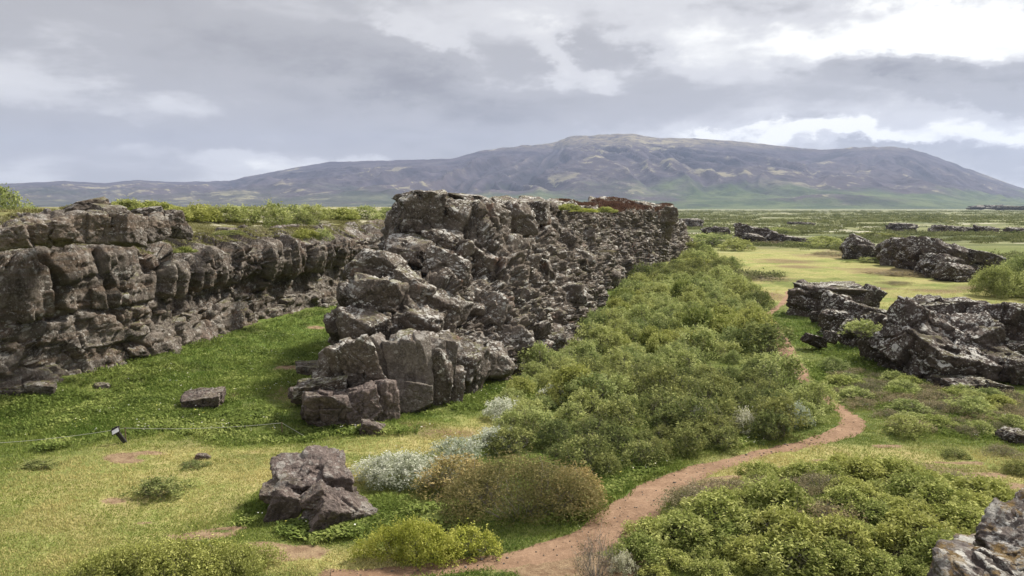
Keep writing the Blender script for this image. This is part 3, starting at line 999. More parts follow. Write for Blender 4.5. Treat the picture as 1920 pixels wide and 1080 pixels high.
# loose and jutting blocks: upper tier, ledge, foot of the wall
for k in range(90):
    i = int(r.integers(0, len(path)))
    if not (19 < path[i, 1] < 72):
        continue
    kind = r.random()
    if kind < 0.40:
        j = np.argmin(np.abs(Zc[i] - r.uniform(5.9, 7.6)))
        s = r.uniform(0.35, 1.15)
        dm = (s * r.uniform(0.9, 1.6), s, s * r.uniform(0.6, 1.0))
    elif kind < 0.62:
        if r.random() < 0.8:
            continue
        j = np.argmin(np.abs(Zc[i] - r.uniform(3.5, 6.0)))
        s = r.uniform(0.4, 0.9)
        dm = (s, s * 0.9, s * r.uniform(1.2, 2.2))
    elif kind < 0.86:
        j = np.argmin(np.abs(Zc[i] - r.uniform(0.4, 3.2)))
        s = r.uniform(0.35, 1.0)
        dm = (s * r.uniform(1.1, 1.9), s, s * r.uniform(0.45, 0.8))
    else:
        j = np.argmin(np.abs(Zc[i] - r.uniform(0.0, 0.5)))
        s = r.uniform(0.3, 0.75)
        dm = (s * 1.3, s, s * 0.8)
    p = V[i * nt + j] - Nn[i, j] * s * 0.18
    ang = math.atan2(tg[i, 1], tg[i, 0]) + r.normal(0, 0.3)
    parts.append(rock(900 + k, p, dm, (r.normal(0, .12), r.normal(0, .15), ang), sub=4 if s > 0.5 else 3, cuts=6))
# the sooty lava crag that caps the wall near its left end, and the corner blocks beside it
for k, (px, py, wd, hg_, Y) in enumerate(((165, 386, 1.5, 0.45, 33.5), (205, 396, 1.3, 0.5, 33.0), (280, 402, 1.2, 0.6, 35), (325, 410, 0.9, 0.7, 35.5), (120, 430, 1.7, 1.1, 31.0), (232, 430, 1.6, 1.2, 32.6), (55, 435, 1.5, 0.9, 30.2), (335, 432, 0.8, 0.8, 36), (20, 445, 1.2, 0.9, 29.3), (180, 425, 1.1, 1.2, 31.8), (285, 430, 1.2, 1.1, 34))):
    p = AT(px, py, Y)
    parts.append(rock(1400 + k, p, (wd, wd * 0.9, hg_), (r.normal(0, .1), r.normal(0, .12), 1.1 + r.normal(0, .3)), sub=5, cuts=8))
put = put_rock('rock_wall', parts, M['cliff'], 'long brown basalt wall of jointed blocks above the green gully at left', 'cliff')
put['kind'] = 'structure'

# ------------------------------------------------------------------ the ridge in the middle
# stations: Y, left foot, left top, right top, right foot, z at left top, z at right top
ST = np.array([
    (31.6, -6.6, -6.0, -5.0, -4.2, 0.9, 0.7),
    (33.0, -7.4, -6.7, -4.4, -2.9, 2.2, 2.0),
    (34.6, -7.7, -7.1, -3.6, -1.5, 3.6, 3.1),
    (36.4, -8.0, -7.3, -3.2, -0.4, 4.9, 4.2),
    (38.5, -8.6, -7.4, -2.7, 0.8, 5.2, 5.0),
    (40.6, -9.0, -7.0, -2.3, 1.5, 5.5, 5.6),
    (41.9, -9.0, -5.9, -2.0, 1.9, 8.2, 8.2),
    (46.0, -9.0, -6.8, -1.0, 3.0, 8.4, 8.3),
    (53.0, -7.5, -5.2, 1.0, 4.6, 8.5, 8.25),
    (62.0, -5.0, -2.8, 3.4, 6.8, 8.5, 8.0),
    (72.0, -1.5, 0.5, 6.4, 9.0, 8.6, 7.9),
    (84.0, 2.5, 4.5, 10.2, 12.2, 8.7, 7.5),
    (98.0, 7.5, 9.5, 16.4, 17.4, 8.8, 7.6),
    (108.0, 11.5, 13.5, 21.6, 20.8, 8.8, 7.9),
    (113.0, 14.5, 16.0, 23.2, 22.6, 8.5, 7.8),
    (116.0, 16.5, 18.0, 22.6, 23.4, 6.5, 6.4),
    (122.0, 19.0, 21.0, 25.2, 27.0, 5.9, 5.6),
    (134.0, 24.0, 26.0, 29.6, 31.5, 5.5, 5.2),
    (143.0, 29.0, 30.5, 32.0, 33.5, 3.5, 3.0),
    (148.0, 31.5, 32.2, 32.8, 33.6, 0.3, 0.3),
], float)
yy = make_axis([(31.6, 60, 0.072, 0.11), (60, 116, 0.11, 0.28), (116, 148, 0.28, 0.4)])
S = np.stack([np.interp(yy, ST[:, 0], ST[:, k]) for k in range(7)], 1)
for _ in range(2):
    S[1:-1, 1:] = (S[:-2, 1:] + 2 * S[1:-1, 1:] + S[2:, 1:]) / 4
nt = 300
rows = []
for (y, lf, lt, rt, rf, zl, zr) in S:
    hl = zl
    # right side: steep crown, then a rough slope, then the near-vertical foot
    nearf = 1 - float(sst(np.array(y), 55, 95))
    pts = np.array([(lf - 0.2, -0.9), (lf, 0.0), (lf + (lt - lf) * 0.35, zl * 0.45), (lt - 0.1, zl * 0.9), (lt + 0.15, zl), ((lt + rt) / 2, (zl + zr) / 2 + 0.05),
                    (rt - 0.2, zr), (rt + 0.05, zr * 0.97), (rt + (rf - rt) * (0.08 + 0.10 * nearf), zr * 0.80), (rt + (rf - rt) * (0.30 + 0.2 * nearf), zr * 0.60),
                    (rt + (rf - rt) * (0.62 + 0.12 * nearf), zr * 0.38), (rt + (rf - rt) * 0.92, zr * 0.20), (rf - 0.15 * nearf, 0.55), (rf + 0.05, 0.0), (rf + 0.1, -0.9)])
    cu = np.concatenate([[0], np.cumsum(np.hypot(*np.diff(pts, axis=0).T))])
    # more samples on the side one can see
    kx = np.interp(np.arange(len(pts)), [0, 3, 5, 6, 14], [0, 0.13, 0.20, 0.30, 1.0])
    tt = np.linspace(0, 1, nt)
    cc = np.interp(tt, kx, cu)
    rows.append(np.stack([np.interp(cc, cu, pts[:, 0]), np.full(nt, y), np.interp(cc, cu, pts[:, 1])], 1))
B = np.array(rows)
Pb = B.reshape(-1, 3)
bul = fbm(Pb * 0.22, 3, 200).reshape(B.shape[:2])
Nn = smooth_grid(normals(B), 14)
if Nn[len(S) // 3, nt * 2 // 3, 0] < 0:
    Nn = -Nn
B = B + Nn * (bul * 0.9)[:, :, None]
Pb = B.reshape(-1, 3)
ca, sa = math.cos(0.30), math.sin(0.30)
Pr = np.stack([Pb[:, 0] * ca - Pb[:, 1] * sa, Pb[:, 0] * sa + Pb[:, 1] * ca, Pb[:, 2] + 0.12 * Pb[:, 0]], 1)
Pw = Pr + 0.20 * np.stack([fbm(Pb * 0.5, 3, 1), fbm(Pb * 0.5, 3, 2), fbm(Pb * 0.5, 3, 3)], 1)
zz_ = Pb[:, 2]
upz = sst(zz_, 5.9, 6.6)
h = upz * (blocks(Pw, (1.5, 1.9, 2.6), 301, 0.32, 0.22, 0.22, 0.025) + blocks(Pw, (0.55, 0.62, 1.3), 302, 0.13, 0.14, 0.09, 0.05))
h += (1 - upz) * (blocks(Pw, (1.8, 2.6, 1.7), 311, 0.46, 0.36, 0.26, 0.03) + blocks(Pw, (0.75, 1.0, 0.62), 312, 0.22, 0.30, 0.18, 0.05))
h += blocks(Pw, (0.32, 0.40, 0.26), 331, 0.095, 0.14, 0.07, 0.07)
h += (1 - 0.5 * upz) * blocks(Pw + 3.3, (0.9, 0.7, 0.8), 341, 0.16, 0.22, 0.16, 0.05, p=2)
h += 0.10 * fbm(Pb * 1.0, 4, 5, 0.6) + 0.035 * fbm(Pb * 7, 3, 6)
flat = sst(Nn.reshape(-1, 3)[:, 2], 0.75, 0.95) * sst(zz_, 6.5, 7.5)
h = h * (1 - 0.72 * flat)
V = Pb + Nn.reshape(-1, 3) * h[:, None]
RV = V.reshape(B.shape)
RB = B
parts = [(V, tri_of(grid_faces(len(S), nt)))]
r = np.random.default_rng(15)
for k in range(130):
    y = 34.5 + (114 - 34.5) * r.random() ** 1.5
    i = int(np.argmin(np.abs(yy - y)))
    z0 = r.uniform(0.2, 7.6) if r.random() < 0.85 else r.uniform(0, 0.8)
    jj = np.arange(90, nt - 15)
    if y < 41 and r.random() < 0.45:
        jj = np.arange(12, 95)
    j = int(jj[np.argmin(np.abs(B[i, jj, 2] - z0))])
    if z0 > 6.4 and y > 41:
        s = r.uniform(0.35, 0.8)
        dm = (s, s, s * r.uniform(1.2, 2.0))
        rot = (r.normal(0, .08), r.normal(0, .08), r.uniform(0, 6.3))
    else:
        s = r.uniform(0.3, 0.9) if r.random() < 0.7 else r.uniform(0.9, 1.6)
        dm = (s * r.uniform(0.9, 1.5), s * r.uniform(0.8, 1.3), s * r.uniform(0.55, 0.95))
        rot = (r.normal(0, .35), r.normal(0, .35), r.uniform(0, 6.3))
    p = V[i * nt + j] - Nn[i, j] * s * 0.24
    parts.append(rock(2000 + k, p, dm, rot, sub=4 if (s > 0.6 and y < 60) else 3, cuts=6))
# the big blocks of the crown's front end
for k, (px, py, wpx, hpx, Y, tl) in enumerate((
        (690, 738, 110, 84, 30.2, 0.1), (790, 700, 110, 130, 31.6, 0.0), (650, 700, 100, 80, 31.6, 0.2), (860, 690, 90, 80, 33.4, 0.1), (920, 680, 70, 60, 35.5, 0.1), (790, 402, 82, 74, 42.2, 0.0), (850, 408, 64, 66, 42.4, 0.05), (905, 415, 70, 66, 43.5, 0.05), (965, 415, 60, 54, 46.5, 0.0), (800, 374, 90, 20, 43.0, 0.05), (770, 470, 80, 44, 40.0, 0.15),
        (880, 375, 90, 18, 44.5, 0.04), (1000, 402, 50, 40, 52, 0.0), (1225, 400, 70, 34, 108.0, 0.0), (1240, 420, 40, 48, 109.0, 0.0), (830, 455, 66, 40, 41.0, 0.1),
        (710, 498, 84, 50, 36.5, 0.35), (705, 560, 84, 70, 34.5, 0.3), (770, 545, 80, 56, 36.0, 0.3), (840, 505, 80, 50, 38.5, 0.3), (835, 580, 76, 60, 36.5, 0.4), (680, 615, 74, 62, 33.2, 0.2), (780, 600, 90, 50, 34.6, 0.2),
        (900, 500, 60, 60, 41.5, 0.3), (910, 590, 70, 70, 39.0, 0.3), (960, 560, 60, 70, 42.5, 0.2), (1010, 520, 54, 70, 48.0, 0.1), (950, 640, 70, 56, 38.5, 0.2), (1000, 660, 60, 44, 40.5, 0.1))):
    p = AT(px, py, Y)
    sc = Y / FPX
    parts.append(rock(2800 + k, p, (wpx * sc * 1.05, wpx * sc, hpx * sc * 1.05), (r.normal(0, .12), tl + r.normal(0, .08), r.normal(0, .35)), sub=5, cuts=8))
o = put_rock('rock_ridge', parts, M['ridge'], 'tall jagged basalt ridge between the gully and the willow thicket', 'rock ridge')
o['kind'] = 'structure'


def brock(name, label, lst, mat, Y=None, cat='boulder', group=None, seed=0, rough=1.0):
    """a rock made of one or more fused blocks given by place in the photograph and distance"""
    parts = []
    for k, q in enumerate(lst):
        px, py, wpx, hpx, Yk, rot = q[:6]
        dep = q[6] if len(q) > 6 else 0.9
        p = AT(px, py, Yk)
        sc = Yk / FPX
        parts.append(rock(seed + k * 7, p, (wpx * sc, wpx * sc * dep, hpx * sc), rot, sub=6 if (wpx > 60 and Yk < 45) else 5, cuts=q[7] if len(q) > 7 else 7, boxy=0.8, rough=rough))
        if cat == 'rock outcrop' and Yk < 400:
            g0 = float(ground_z(np.array([p[0]]), np.array([p[1]]))[0]) - 0.35
            bot = p[2] - 0.2 * hpx * sc
            if bot - g0 > 0.25:
                w_ = wpx * sc * 0.86
                n_ = max(1, int(round((bot - g0) / (w_ * 0.9))))
                for q_ in range(n_):
                    hh = (bot - g0) / n_
                    parts.append(rock(seed + k * 7 + 301 + q_ * 11, (p[0] + 0.06 * w_ * math.sin(k * 3 + q_), p[1] + 0.12 * w_, g0 + hh * (q_ + 0.5)), (w_ * (1.0 + 0.1 * (n_ - q_)), w_ * 0.95, hh * 1.45), (0.1 * math.sin(k), 0.12 * math.cos(k * 2), k * 0.7), sub=5, cuts=7))
    return put_rock(name, parts, M[mat], label, cat, group)


# fallen blocks at the near tip of the ridge
g = 'fallen blocks at the tip of the ridge'
brock('boulder', 'long slab leaning against the pillars at the ridge tip', [(684, 692, 62, 112, 29.3, (0.10, -0.42, 0.15), 0.7, 3), (655, 690, 60, 96, 29.5, (0.15, -0.30, 0.1), 0.7, 3)], 'ridge', group=g, seed=4100)
brock('rock_pillar', 'pale fluted pillar of jointed basalt standing tallest at the ridge tip', [(722, 684, 34, 120, 30.3, (0.05, -0.32, 0.1), 1.0, 2), (746, 700, 36, 136, 30.2, (0.05, -0.20, 0.1), 1.0, 2), (770, 698, 34, 132, 30.2, (0.05, -0.12, 0.3), 1.0, 2), (793, 690, 34, 122, 30.4, (0.05, -0.03, 0.3), 1.0, 2), (815, 676, 34, 88, 30.9, (0.05, 0.05, 0.5), 1.0, 2), (838, 668, 34, 70, 31.3, (0.0, 0.1, 0.2), 1, 2), (773, 742, 62, 60, 29.9, (0.0, 0.02, 0.2), 1, 3)], 'pillar', cat='rock', seed=4200, rough=0.45)
brock('boulder', 'dark wedge-shaped pillar standing apart in the grass right of the fluted rock', [(845, 720, 46, 66, 31.6, (0, 0.1, 0.2), 0.9, 5)], 'ridge', group=g, seed=4300)
brock('boulder', 'dark broad boulder lowest on the left of the ridge tip', [(612, 768, 90, 68, 28.1, (0, 0.1, 0.2), 0.9, 8)], 'boulder', group=g, seed=4400)
brock('boulder', 'dark boulder wedged between the broad one and the pillar foot', [(678, 768, 72, 76, 28.0, (0, -0.2, 0.5), 0.9, 8)], 'boulder', group=g, seed=4500)
brock('boulder', 'upright dark block with a split face under the leaning slab', [(720, 755, 50, 86, 28.5, (0, 0.1, 0.7), 0.9, 6)], 'boulder', group=g, seed=4600)
brock('boulder', 'small pinkish rock lying in the grass below the ridge tip', [(697, 808, 42, 36, 26.7, (0.1, 0.2, 0.3), 0.9, 8)], 'boulder', group=g, seed=4700)
brock('boulder', 'long flat slab with white lichen resting on the broad dark boulder', [(604, 726, 96, 34, 29.0, (0, -0.15, 0.2), 0.9, 7)], 'ridge', group=g, seed=4800)
brock('boulder', 'small rounded rock at the far left end of the ridge tip', [(562, 740, 38, 28, 30.6, (0, 0, 0.4), 0.9, 9)], 'boulder', group=g, seed=4900)
brock('boulder', 'white-spotted block under the head of the leaning slab', [(630, 700, 34, 34, 29.5, (0, 0.2, 0.4), 0.9, 8)], 'ridge', group=g, seed=4950)
brock('boulder', 'small grey block sunk in green herbs right of the dark pillar', [(890, 712, 26, 34, 33.8, (0, 0, 0.4), 0.9, 8)], 'ridge', group=g, seed=4970)
# boulders on the gully floor and the turf
brock('boulder', 'lone angular boulder on the green gully floor beyond the rope', [(381, 752, 72, 32, 30.5, (0.15, -0.10, 0.25), 0.8, 5)], 'boulder', seed=5000)
brock('boulder', 'small knobbly stone sitting on the dry turf near the sign post', [(380, 859, 24, 17, 24.2, (0.1, 0.2, 0.3), 0.9, 9)], 'boulder', seed=5100)
brock('boulder', 'flat-topped pinkish slab boulder on top of the cluster beside the silver willow', [(590, 895, 128, 50, 20.55, (0.50, -0.10, 0.25), 0.8, 4), (530, 918, 74, 34, 19.95, (0.25, -0.12, 0.1), 0.8, 5), (632, 913, 58, 74, 20.35, (0.2, 0.1, 0.3), 0.9, 5), (560, 948, 60, 70, 20.65, (0, 0, 0.2), 0.9, 5), (625, 958, 80, 70, 20.85, (0, 0, 0.2), 0.9, 5)], 'boulder', seed=5200, group='foreground boulder cluster')
brock('boulder', 'largest grey boulder at the right front of the foreground cluster', [(634, 971, 118, 84, 19.15, (0.30, 0.42, 0.75), 0.8, 3)], 'boulder', seed=5311, group='foreground boulder cluster')
brock('boulder', 'dark upright boulder at the left front of the foreground cluster', [(533, 961, 56, 82, 19.35, (0.1, 0.42, 0.2), 0.8, 4)], 'boulder', seed=5402, group='foreground boulder cluster')
brock('boulder', 'small knob of rock wedged between the foreground boulders', [(592, 935, 48, 36, 18.95, (0.1, -0.5, 0.2), 0.9, 5)], 'boulder', seed=5500, group='foreground boulder cluster')
brock('boulder', 'tiny pale stone in the grass below the foreground boulder cluster', [(529, 1000, 17, 12, 18.6, (0, 0, 0.2), 0.9, 9)], 'boulder', seed=5600)
brock('boulder', 'reddish rock heap at the foot of the brown wall', [(12, 745, 70, 46, 31.0, (0, 0.2, 0.2), 0.9, 7), (75, 730, 50, 26, 31.5, (0, 0.1, 0.5), 0.9, 7)], 'cliff', seed=5700)
brock('boulder', 'round weathered stone at the wall foot above the grass', [(192, 727, 30, 20, 33.2, (0, 0.1, 0.5), 0.9, 9)], 'cliff', seed=5800)
brock('boulder', 'flat dark stone half buried at the left of the ridge tip', [(590, 690, 66, 20, 33.8, (0, 0.05, 0.2), 0.9, 9)], 'cliff', seed=5850)
# lava outcrops on the right
G1 = [(1562, 545, 108, 26, 57, (0, 0.0, 0.1), .8), (1516, 562, 64, 36, 56.5, (0, 0.1, 0.3), .8), (1630, 556, 40, 40, 56, (0, 0.2, 0.2), .8), (1585, 582, 90, 42, 52, (0.1, 0.4, 0.2), .8), (1625, 590, 70, 36, 49, (0.1, 0.3, 0.2), .8), (1565, 600, 46, 34, 48, (0.1, 0.1, 0.2), .8), (1650, 606, 50, 34, 46, (0.1, 0.3, 0.2), .8), (1604, 622, 56, 34, 44, (0.1, 0.3, 0.2), .8)]
brock('rock_outcrop', 'flat-topped dark lava outcrop beside the path at the meadow edge', G1, 'outcrop', cat='rock outcrop', seed=6000)
G2 = [(1768, 590, 124, 62, 40.5, (0.0, 0.0, 0.1)), (1728, 640, 136, 118, 38.0, (0.15, 0.50, 0.2)), (1800, 655, 110, 100, 37.5, (0.15, -0.30, 0.2)), (1812, 590, 56, 46, 40, (0, 0.2, 0.2)), (1850, 610, 70, 66, 38.5, (0.1, -0.6, 0.4)), (1890, 620, 96, 90, 38.0, (0.1, 0.35, 0.2)), (1775, 685, 150, 80, 36.0, (0.3, 0.15, 0.2)), (1850, 680, 90, 70, 35.8, (0.2, -0.1, 0.2)), (1680, 650, 54, 60, 38.5, (0.1, 0.3, 0.2)), (1700, 610, 60, 46, 39.5, (0, -.4, 0.2)), (1915, 595, 60, 50, 40, (0, 0.1, 0.2)), (1945, 660, 90, 120, 37, (0, 0.1, 0.2)), (1640, 640, 40, 34, 40, (0, 0.1, 0.2)), (1730, 580, 60, 44, 40.8, (0, -0.5, 0.2)), (1890, 655, 60, 30, 36.5, (0, -0.1, 0.2))]
brock('rock_outcrop', 'largest lava outcrop, tilted dark slabs splashed with white lichen, above shaded grass', G2, 'outcrop', cat='rock outcrop', seed=6200)
brock('boulder', 'rounded dark boulder tucked under the largest lava outcrop', [(1908, 695, 64, 46, 34.4, (0, 0.1, 0.2), 0.9, 9)], 'outcrop', seed=6400)
brock('boulder', 'low row of stones in herbs below the largest lava outcrop', [(1810, 722, 90, 26, 33.6, (0, 0.0, 0.2), 0.9, 9), (1770, 716, 50, 24, 34.2, (0, 0.2, 0.2), 0.9, 9), (1860, 726, 46, 22, 33.2, (0, 0.2, 0.2), 0.9, 9)], 'outcrop', seed=6450)
brock('boulder', 'small dark stone in the grass left of the flat-topped outcrop foot', [(1528, 638, 46, 20, 43.0, (0, 0.3, 0.2), 0.8, 9), (1560, 632, 24, 24, 42.6, (0, 0.2, 0.2), 0.9, 9)], 'outcrop', seed=6480)
brock('boulder', 'grey spotted boulder in the heath on the right, below the outcrops', [(1902, 822, 50, 30, 26.0, (0, 0.1, 0.2), 0.9, 9)], 'outcrop', seed=6500)
G3 = [(1668, 468, 36, 30, 112, (0, -0.3, 0.4)), (1690, 470, 60, 42, 106, (0, 0.1, 0.2)), (1740, 472, 74, 48, 98, (0, 0.35, 0.2)), (1715, 485, 56, 36, 100, (0, 0.5, 0.4)), (1775, 482, 84, 44, 92, (0, 0.4, 0.2)), (1830, 482, 76, 20, 92, (0, 0.15, 0.2)), (1765, 500, 60, 40, 88, (0, 0.3, 0.4)), (1790, 510, 56, 30, 84, (0, 0.1, 0.4))]
brock('rock_outcrop', 'long sloping dark lava outcrop on the far side of the meadow', G3, 'outcrop', cat='rock outcrop', seed=6600)
G4 = [(1396, 434, 36, 22, 176, (0, 0.3, 0.1)), (1425, 439, 44, 20, 174, (0, 0.3, 0.1)), (1456, 445, 44, 15, 172, (0, 0.2, 0.1)), (1484, 449, 40, 10, 170, (0, 0.1, 0.1)), (1508, 451, 24, 7, 170, (0, 0.1, 0.1)), (1412, 446, 40, 14, 168, (0, 0.1, 0.1)), (1440, 436, 20, 10, 176, (0, .5, .2))]
brock('rock_outcrop', 'small pyramid-shaped lava outcrop left of the long sloping one', [(1608, 464, 44, 34, 120, (0, 0.5, 0.1)), (1630, 470, 40, 20, 118, (0, 0.1, 0.1))], 'outcrop', cat='rock outcrop', seed=6650)
brock('rock_outcrop', 'low broken lava ridge at the far left end of the meadow', G4, 'outcrop', cat='rock outcrop', seed=6700)
for k, (px, py, wpx, hpx, Y, lb) in enumerate((
        (1340, 430, 40, 9, 215, 'narrow dark lava strip past the end of the tall ridge'),
        (1295, 414, 34, 7, 330, 'faint grey lava edge just above the end of the tall ridge'),
        (1690, 423, 44, 9, 270, 'small dark lava hump in the pale moss above the meadow outcrop'),
        (1785, 427, 60, 6, 250, 'thin dark lava strip right of the small hump on the plain'),
        (1850, 428, 34, 6, 245, 'short dark lava strip near the right on the mossy plain'),
        (1905, 430, 34, 8, 235, 'dark lava block at the right margin of the mossy plain'),
        (1870, 389, 90, 7, 1500, 'far dark lava edge under the right flank of the mountain'),
        (1500, 418, 40, 3, 340, 'thin lava line in the middle of the mossy plain'))):
    brock('rock_outcrop', lb, [(px, py, wpx, hpx, Y, (0, 0.03, 0.1), 0.5), (px + wpx * 0.3, py + 1, wpx * 0.7, hpx * 0.8, Y * 0.99, (0, 0.05, 0.1), 0.5), (px - wpx * 0.35, py + 1, wpx * 0.5, hpx * 0.7, Y * 1.01, (0, -0.05, 0.1), 0.5)], 'outcrop', cat='rock outcrop', group='lava outcrops across the plain', seed=6800 + k * 30)
# rim rock close to the camera, bottom right
R1 = [(1939, 1026, 170, 110, 12.2, (0.1, -0.35, 0.2)), (1854, 1101, 170, 80, 11.4, (0.2, 0.05, 0.1)), (1926, 984, 56, 50, 12.6, (0.1, 0.1, 0.3)), (1999, 1176, 460, 240, 12.2, (0.0, 0.0, 0.2)), (1999, 1346, 520, 420, 12.6, (0, 0, 0)), (1894, 1076, 90, 60, 11.6, (0.1, 0.2, 0.5)), (1974, 1001, 70, 60, 12.4, (0.1, 0.1, 0.3))]
brock('rim_rock', 'rough rim rock crusted with white lichen and golden moss, nearest to the viewer', R1, 'rim', cat='rock', seed=7000)

# ------------------------------------------------------------------ plants
def leaves_mesh(name, mat, seed, W_, D_, Hh, nclump, per, leaf, spread, tint_c=0.5, tint_s=0.25, hollow=0.55, spiky=0.2):
    r = np.random.default_rng(seed)
    # clump centres through a lumpy dome
    th = r.uniform(0, 2 * np.pi, nclump)
    rad = np.sqrt(r.uniform(0, 1, nclump))
    lump = 1 + 0.25 * np.sin(th * 3 + seed) + 0.15 * np.sin(th * 5 + seed * 2)
    cx = np.cos(th) * rad * W_ / 2 * lump
    cy = np.sin(th) * rad * D_ / 2 * lump
    dome = np.sqrt(np.maximum(0.04, 1 - rad ** 2 * 0.96)) * (0.82 + 0.30 * r.random(nclump))
    lev = np.where(r.random(nclump) < hollow, 1.0, r.uniform(0.15, 0.95, nclump))
    cz = Hh * dome * lev * 0.92
    ct = tint_c + r.normal(0, tint_s, nclump)
    n = nclump * per
    ci = np.repeat(np.arange(nclump), per)
    off = r.normal(0, 1, (n, 3)) * np.array([spread, spread, spread * 0.62])
    # a few upright shoots
    sh_ = r.random(n) < spiky
    off[:, 2] = np.where(sh_, np.abs(off[:, 2]) * 2.2, off[:, 2])
    off[:, :2] = np.where(sh_[:, None], off[:, :2] * 0.5, off[:, :2])
    C = np.stack([cx[ci], cy[ci], cz[ci]], 1) + off
    C[:, 2] = np.maximum(C[:, 2], 0.02 + 0.1 * r.random(n))
    a = r.normal(0, 1, (n, 3))
    a[:, 2] = a[:, 2] * 0.6 + 0.35
    a /= np.linalg.norm(a, axis=1, keepdims=True)
    b = r.normal(0, 1, (n, 3))
    b = np.cross(a, b)
    b /= np.linalg.norm(b, axis=1, keepdims=True)
    L_ = leaf * r.uniform(0.6, 1.3, n)[:, None]
    V = np.stack([C - a * L_, C + b * L_ * 0.42, C + a * L_, C - b * L_ * 0.42], 1).reshape(-1, 3)
    F = np.arange(n * 4).reshape(n, 4)
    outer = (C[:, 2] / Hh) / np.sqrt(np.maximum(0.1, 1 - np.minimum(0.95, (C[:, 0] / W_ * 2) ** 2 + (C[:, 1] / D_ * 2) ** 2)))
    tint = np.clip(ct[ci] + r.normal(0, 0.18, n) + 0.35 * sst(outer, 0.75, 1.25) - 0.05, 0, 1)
    return mesh_np(name, V, F, mat, False, dict(tint=np.repeat(tint, 4)))


def twig_mesh(name, seed, W_, D_, Hh, n, rad=0.008, over=1.0):
    r = np.random.default_rng(seed)
    Vs, Fs, o = [], [], 0
    for k in range(n):
        th = r.uniform(0, 2 * np.pi)
        q = math.sqrt(r.random()) * 0.9
        tip = np.array([math.cos(th) * q * W_ / 2, math.sin(th) * q * D_ / 2, Hh * over * math.sqrt(max(0.08, 1 - q * q)) * r.uniform(0.75, 1.05)])
        base = np.array([tip[0] * 0.25, tip[1] * 0.25, -0.05])
        mid = (base + tip) / 2 + r.normal(0, 0.08 * Hh, 3) + np.array([tip[0] * 0.15, tip[1] * 0.15, 0])
        chains = [np.array([base, mid, tip])]
        for _ in range(3):
            u = r.uniform(0.3, 0.8)
            s0 = base * (1 - u) + tip * u + (mid - (base + tip) / 2) * (1 - abs(2 * u - 1))
            chains.append(np.array([s0, s0 + r.normal(0, 0.16 * Hh, 3) + np.array([0, 0, 0.12 * Hh]), s0 + r.normal(0, 0.2 * Hh, 3) + np.array([0, 0, 0.26 * Hh])]))
        for ci, ch in enumerate(chains):
            for i in range(3):
                rr = rad * (1.0, 0.65, 0.3)[i] * (1 if ci == 0 else 0.6)
                for a in (0, 2.094, 4.189):
                    Vs.append(ch[i] + np.array([math.cos(a) * rr, math.sin(a) * rr, 0]))
            for i in range(2):
                for a in range(3):
                    b = (a + 1) % 3
                    Fs.append((o + i * 3 + a, o + i * 3 + b, o + (i + 1) * 3 + b, o + (i + 1) * 3 + a))
            o += 9
    return mesh_np(name, np.array(Vs), np.array(Fs), M['twig'], True)


def bush_proto(kind, seed, W_=1.6, D_=1.6, Hh=1.1, nclump=120, per=20, leaf=0.055, spread=0.085, twigs=22, over=1.0, **kw):
    fm = leaves_mesh('foliage', M[kind], seed, W_, D_, Hh, nclump, per, leaf, spread, **kw)
    tm = twig_mesh('branches', seed + 1, W_, D_, Hh, twigs, over=over)
    return fm, tm


def bush(name, protos, loc, rz, sc, label, cat='bush', group=None, kind=None):
    e = bpy.data.objects.new(name, None)
    COL.objects.link(e)
    e.location = loc
    e.rotation_euler = (0, 0, rz)
    e.scale = sc if hasattr(sc, '__len__') else (sc, sc, sc)
    tag(e, label, cat, group, kind)
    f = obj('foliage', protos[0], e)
    b = obj('branches', protos[1], e)
    return e


GREEN = [bush_proto('green', 10 + i) for i in range(5)]
DARK = [bush_proto('darkgreen', 30 + i) for i in range(2)]
BRIGHT = [bush_proto('bright', 40 + i, Hh=0.8, nclump=150, per=30) for i in range(3)]
SILVER = [bush_proto('silver', 50 + i, Hh=0.7, nclump=110, per=26, leaf=0.045, spread=0.075) for i in range(2)]
BROWN = [bush_proto('brown', 60 + i, Hh=1.1, nclump=190, per=30, leaf=0.036, spread=0.10, twigs=30) for i in range(2)]
YELL = [bush_proto('yellow', 70 + i, Hh=0.75, nclump=140, per=28, leaf=0.042, spread=0.07) for i in range(2)]
HEATH = [bush_proto('heath', 80 + i, Hh=0.6, nclump=110, per=22, leaf=0.034, spread=0.10, twigs=34, over=1.1) for i in range(2)]

r = np.random.default_rng(99)


def gz(x, y):
    return float(ground_z(np.array([x]), np.array([y]))[0])


def ridge_edge(y):
    return float(np.interp(y, ST[:, 0], ST[:, 4]))


# the willow thicket between ridge and path
THK = [(915, 770), (1000, 700), (1075, 610), (1160, 525), (1262, 492), (1330, 480), (1375, 500), (1400, 545), (1440, 585), (1462, 640), (1478, 690), (1540, 745), (1560, 790), (1440, 832), (1330, 862), (1230, 885), (1170, 930), (1110, 935), (1000, 880), (910, 815)]
TW = np.array([G(a, b) for a, b in THK])


def inside(x, y, poly):
    c = False
    n = len(poly)
    for i in range(n):
        x1, y1 = poly[i]
        x2, y2 = poly[(i + 1) % n]
        if (y1 > y) != (y2 > y) and x < (x2 - x1) * (y - y1) / (y2 - y1) + x1:
            c = not c
    return c


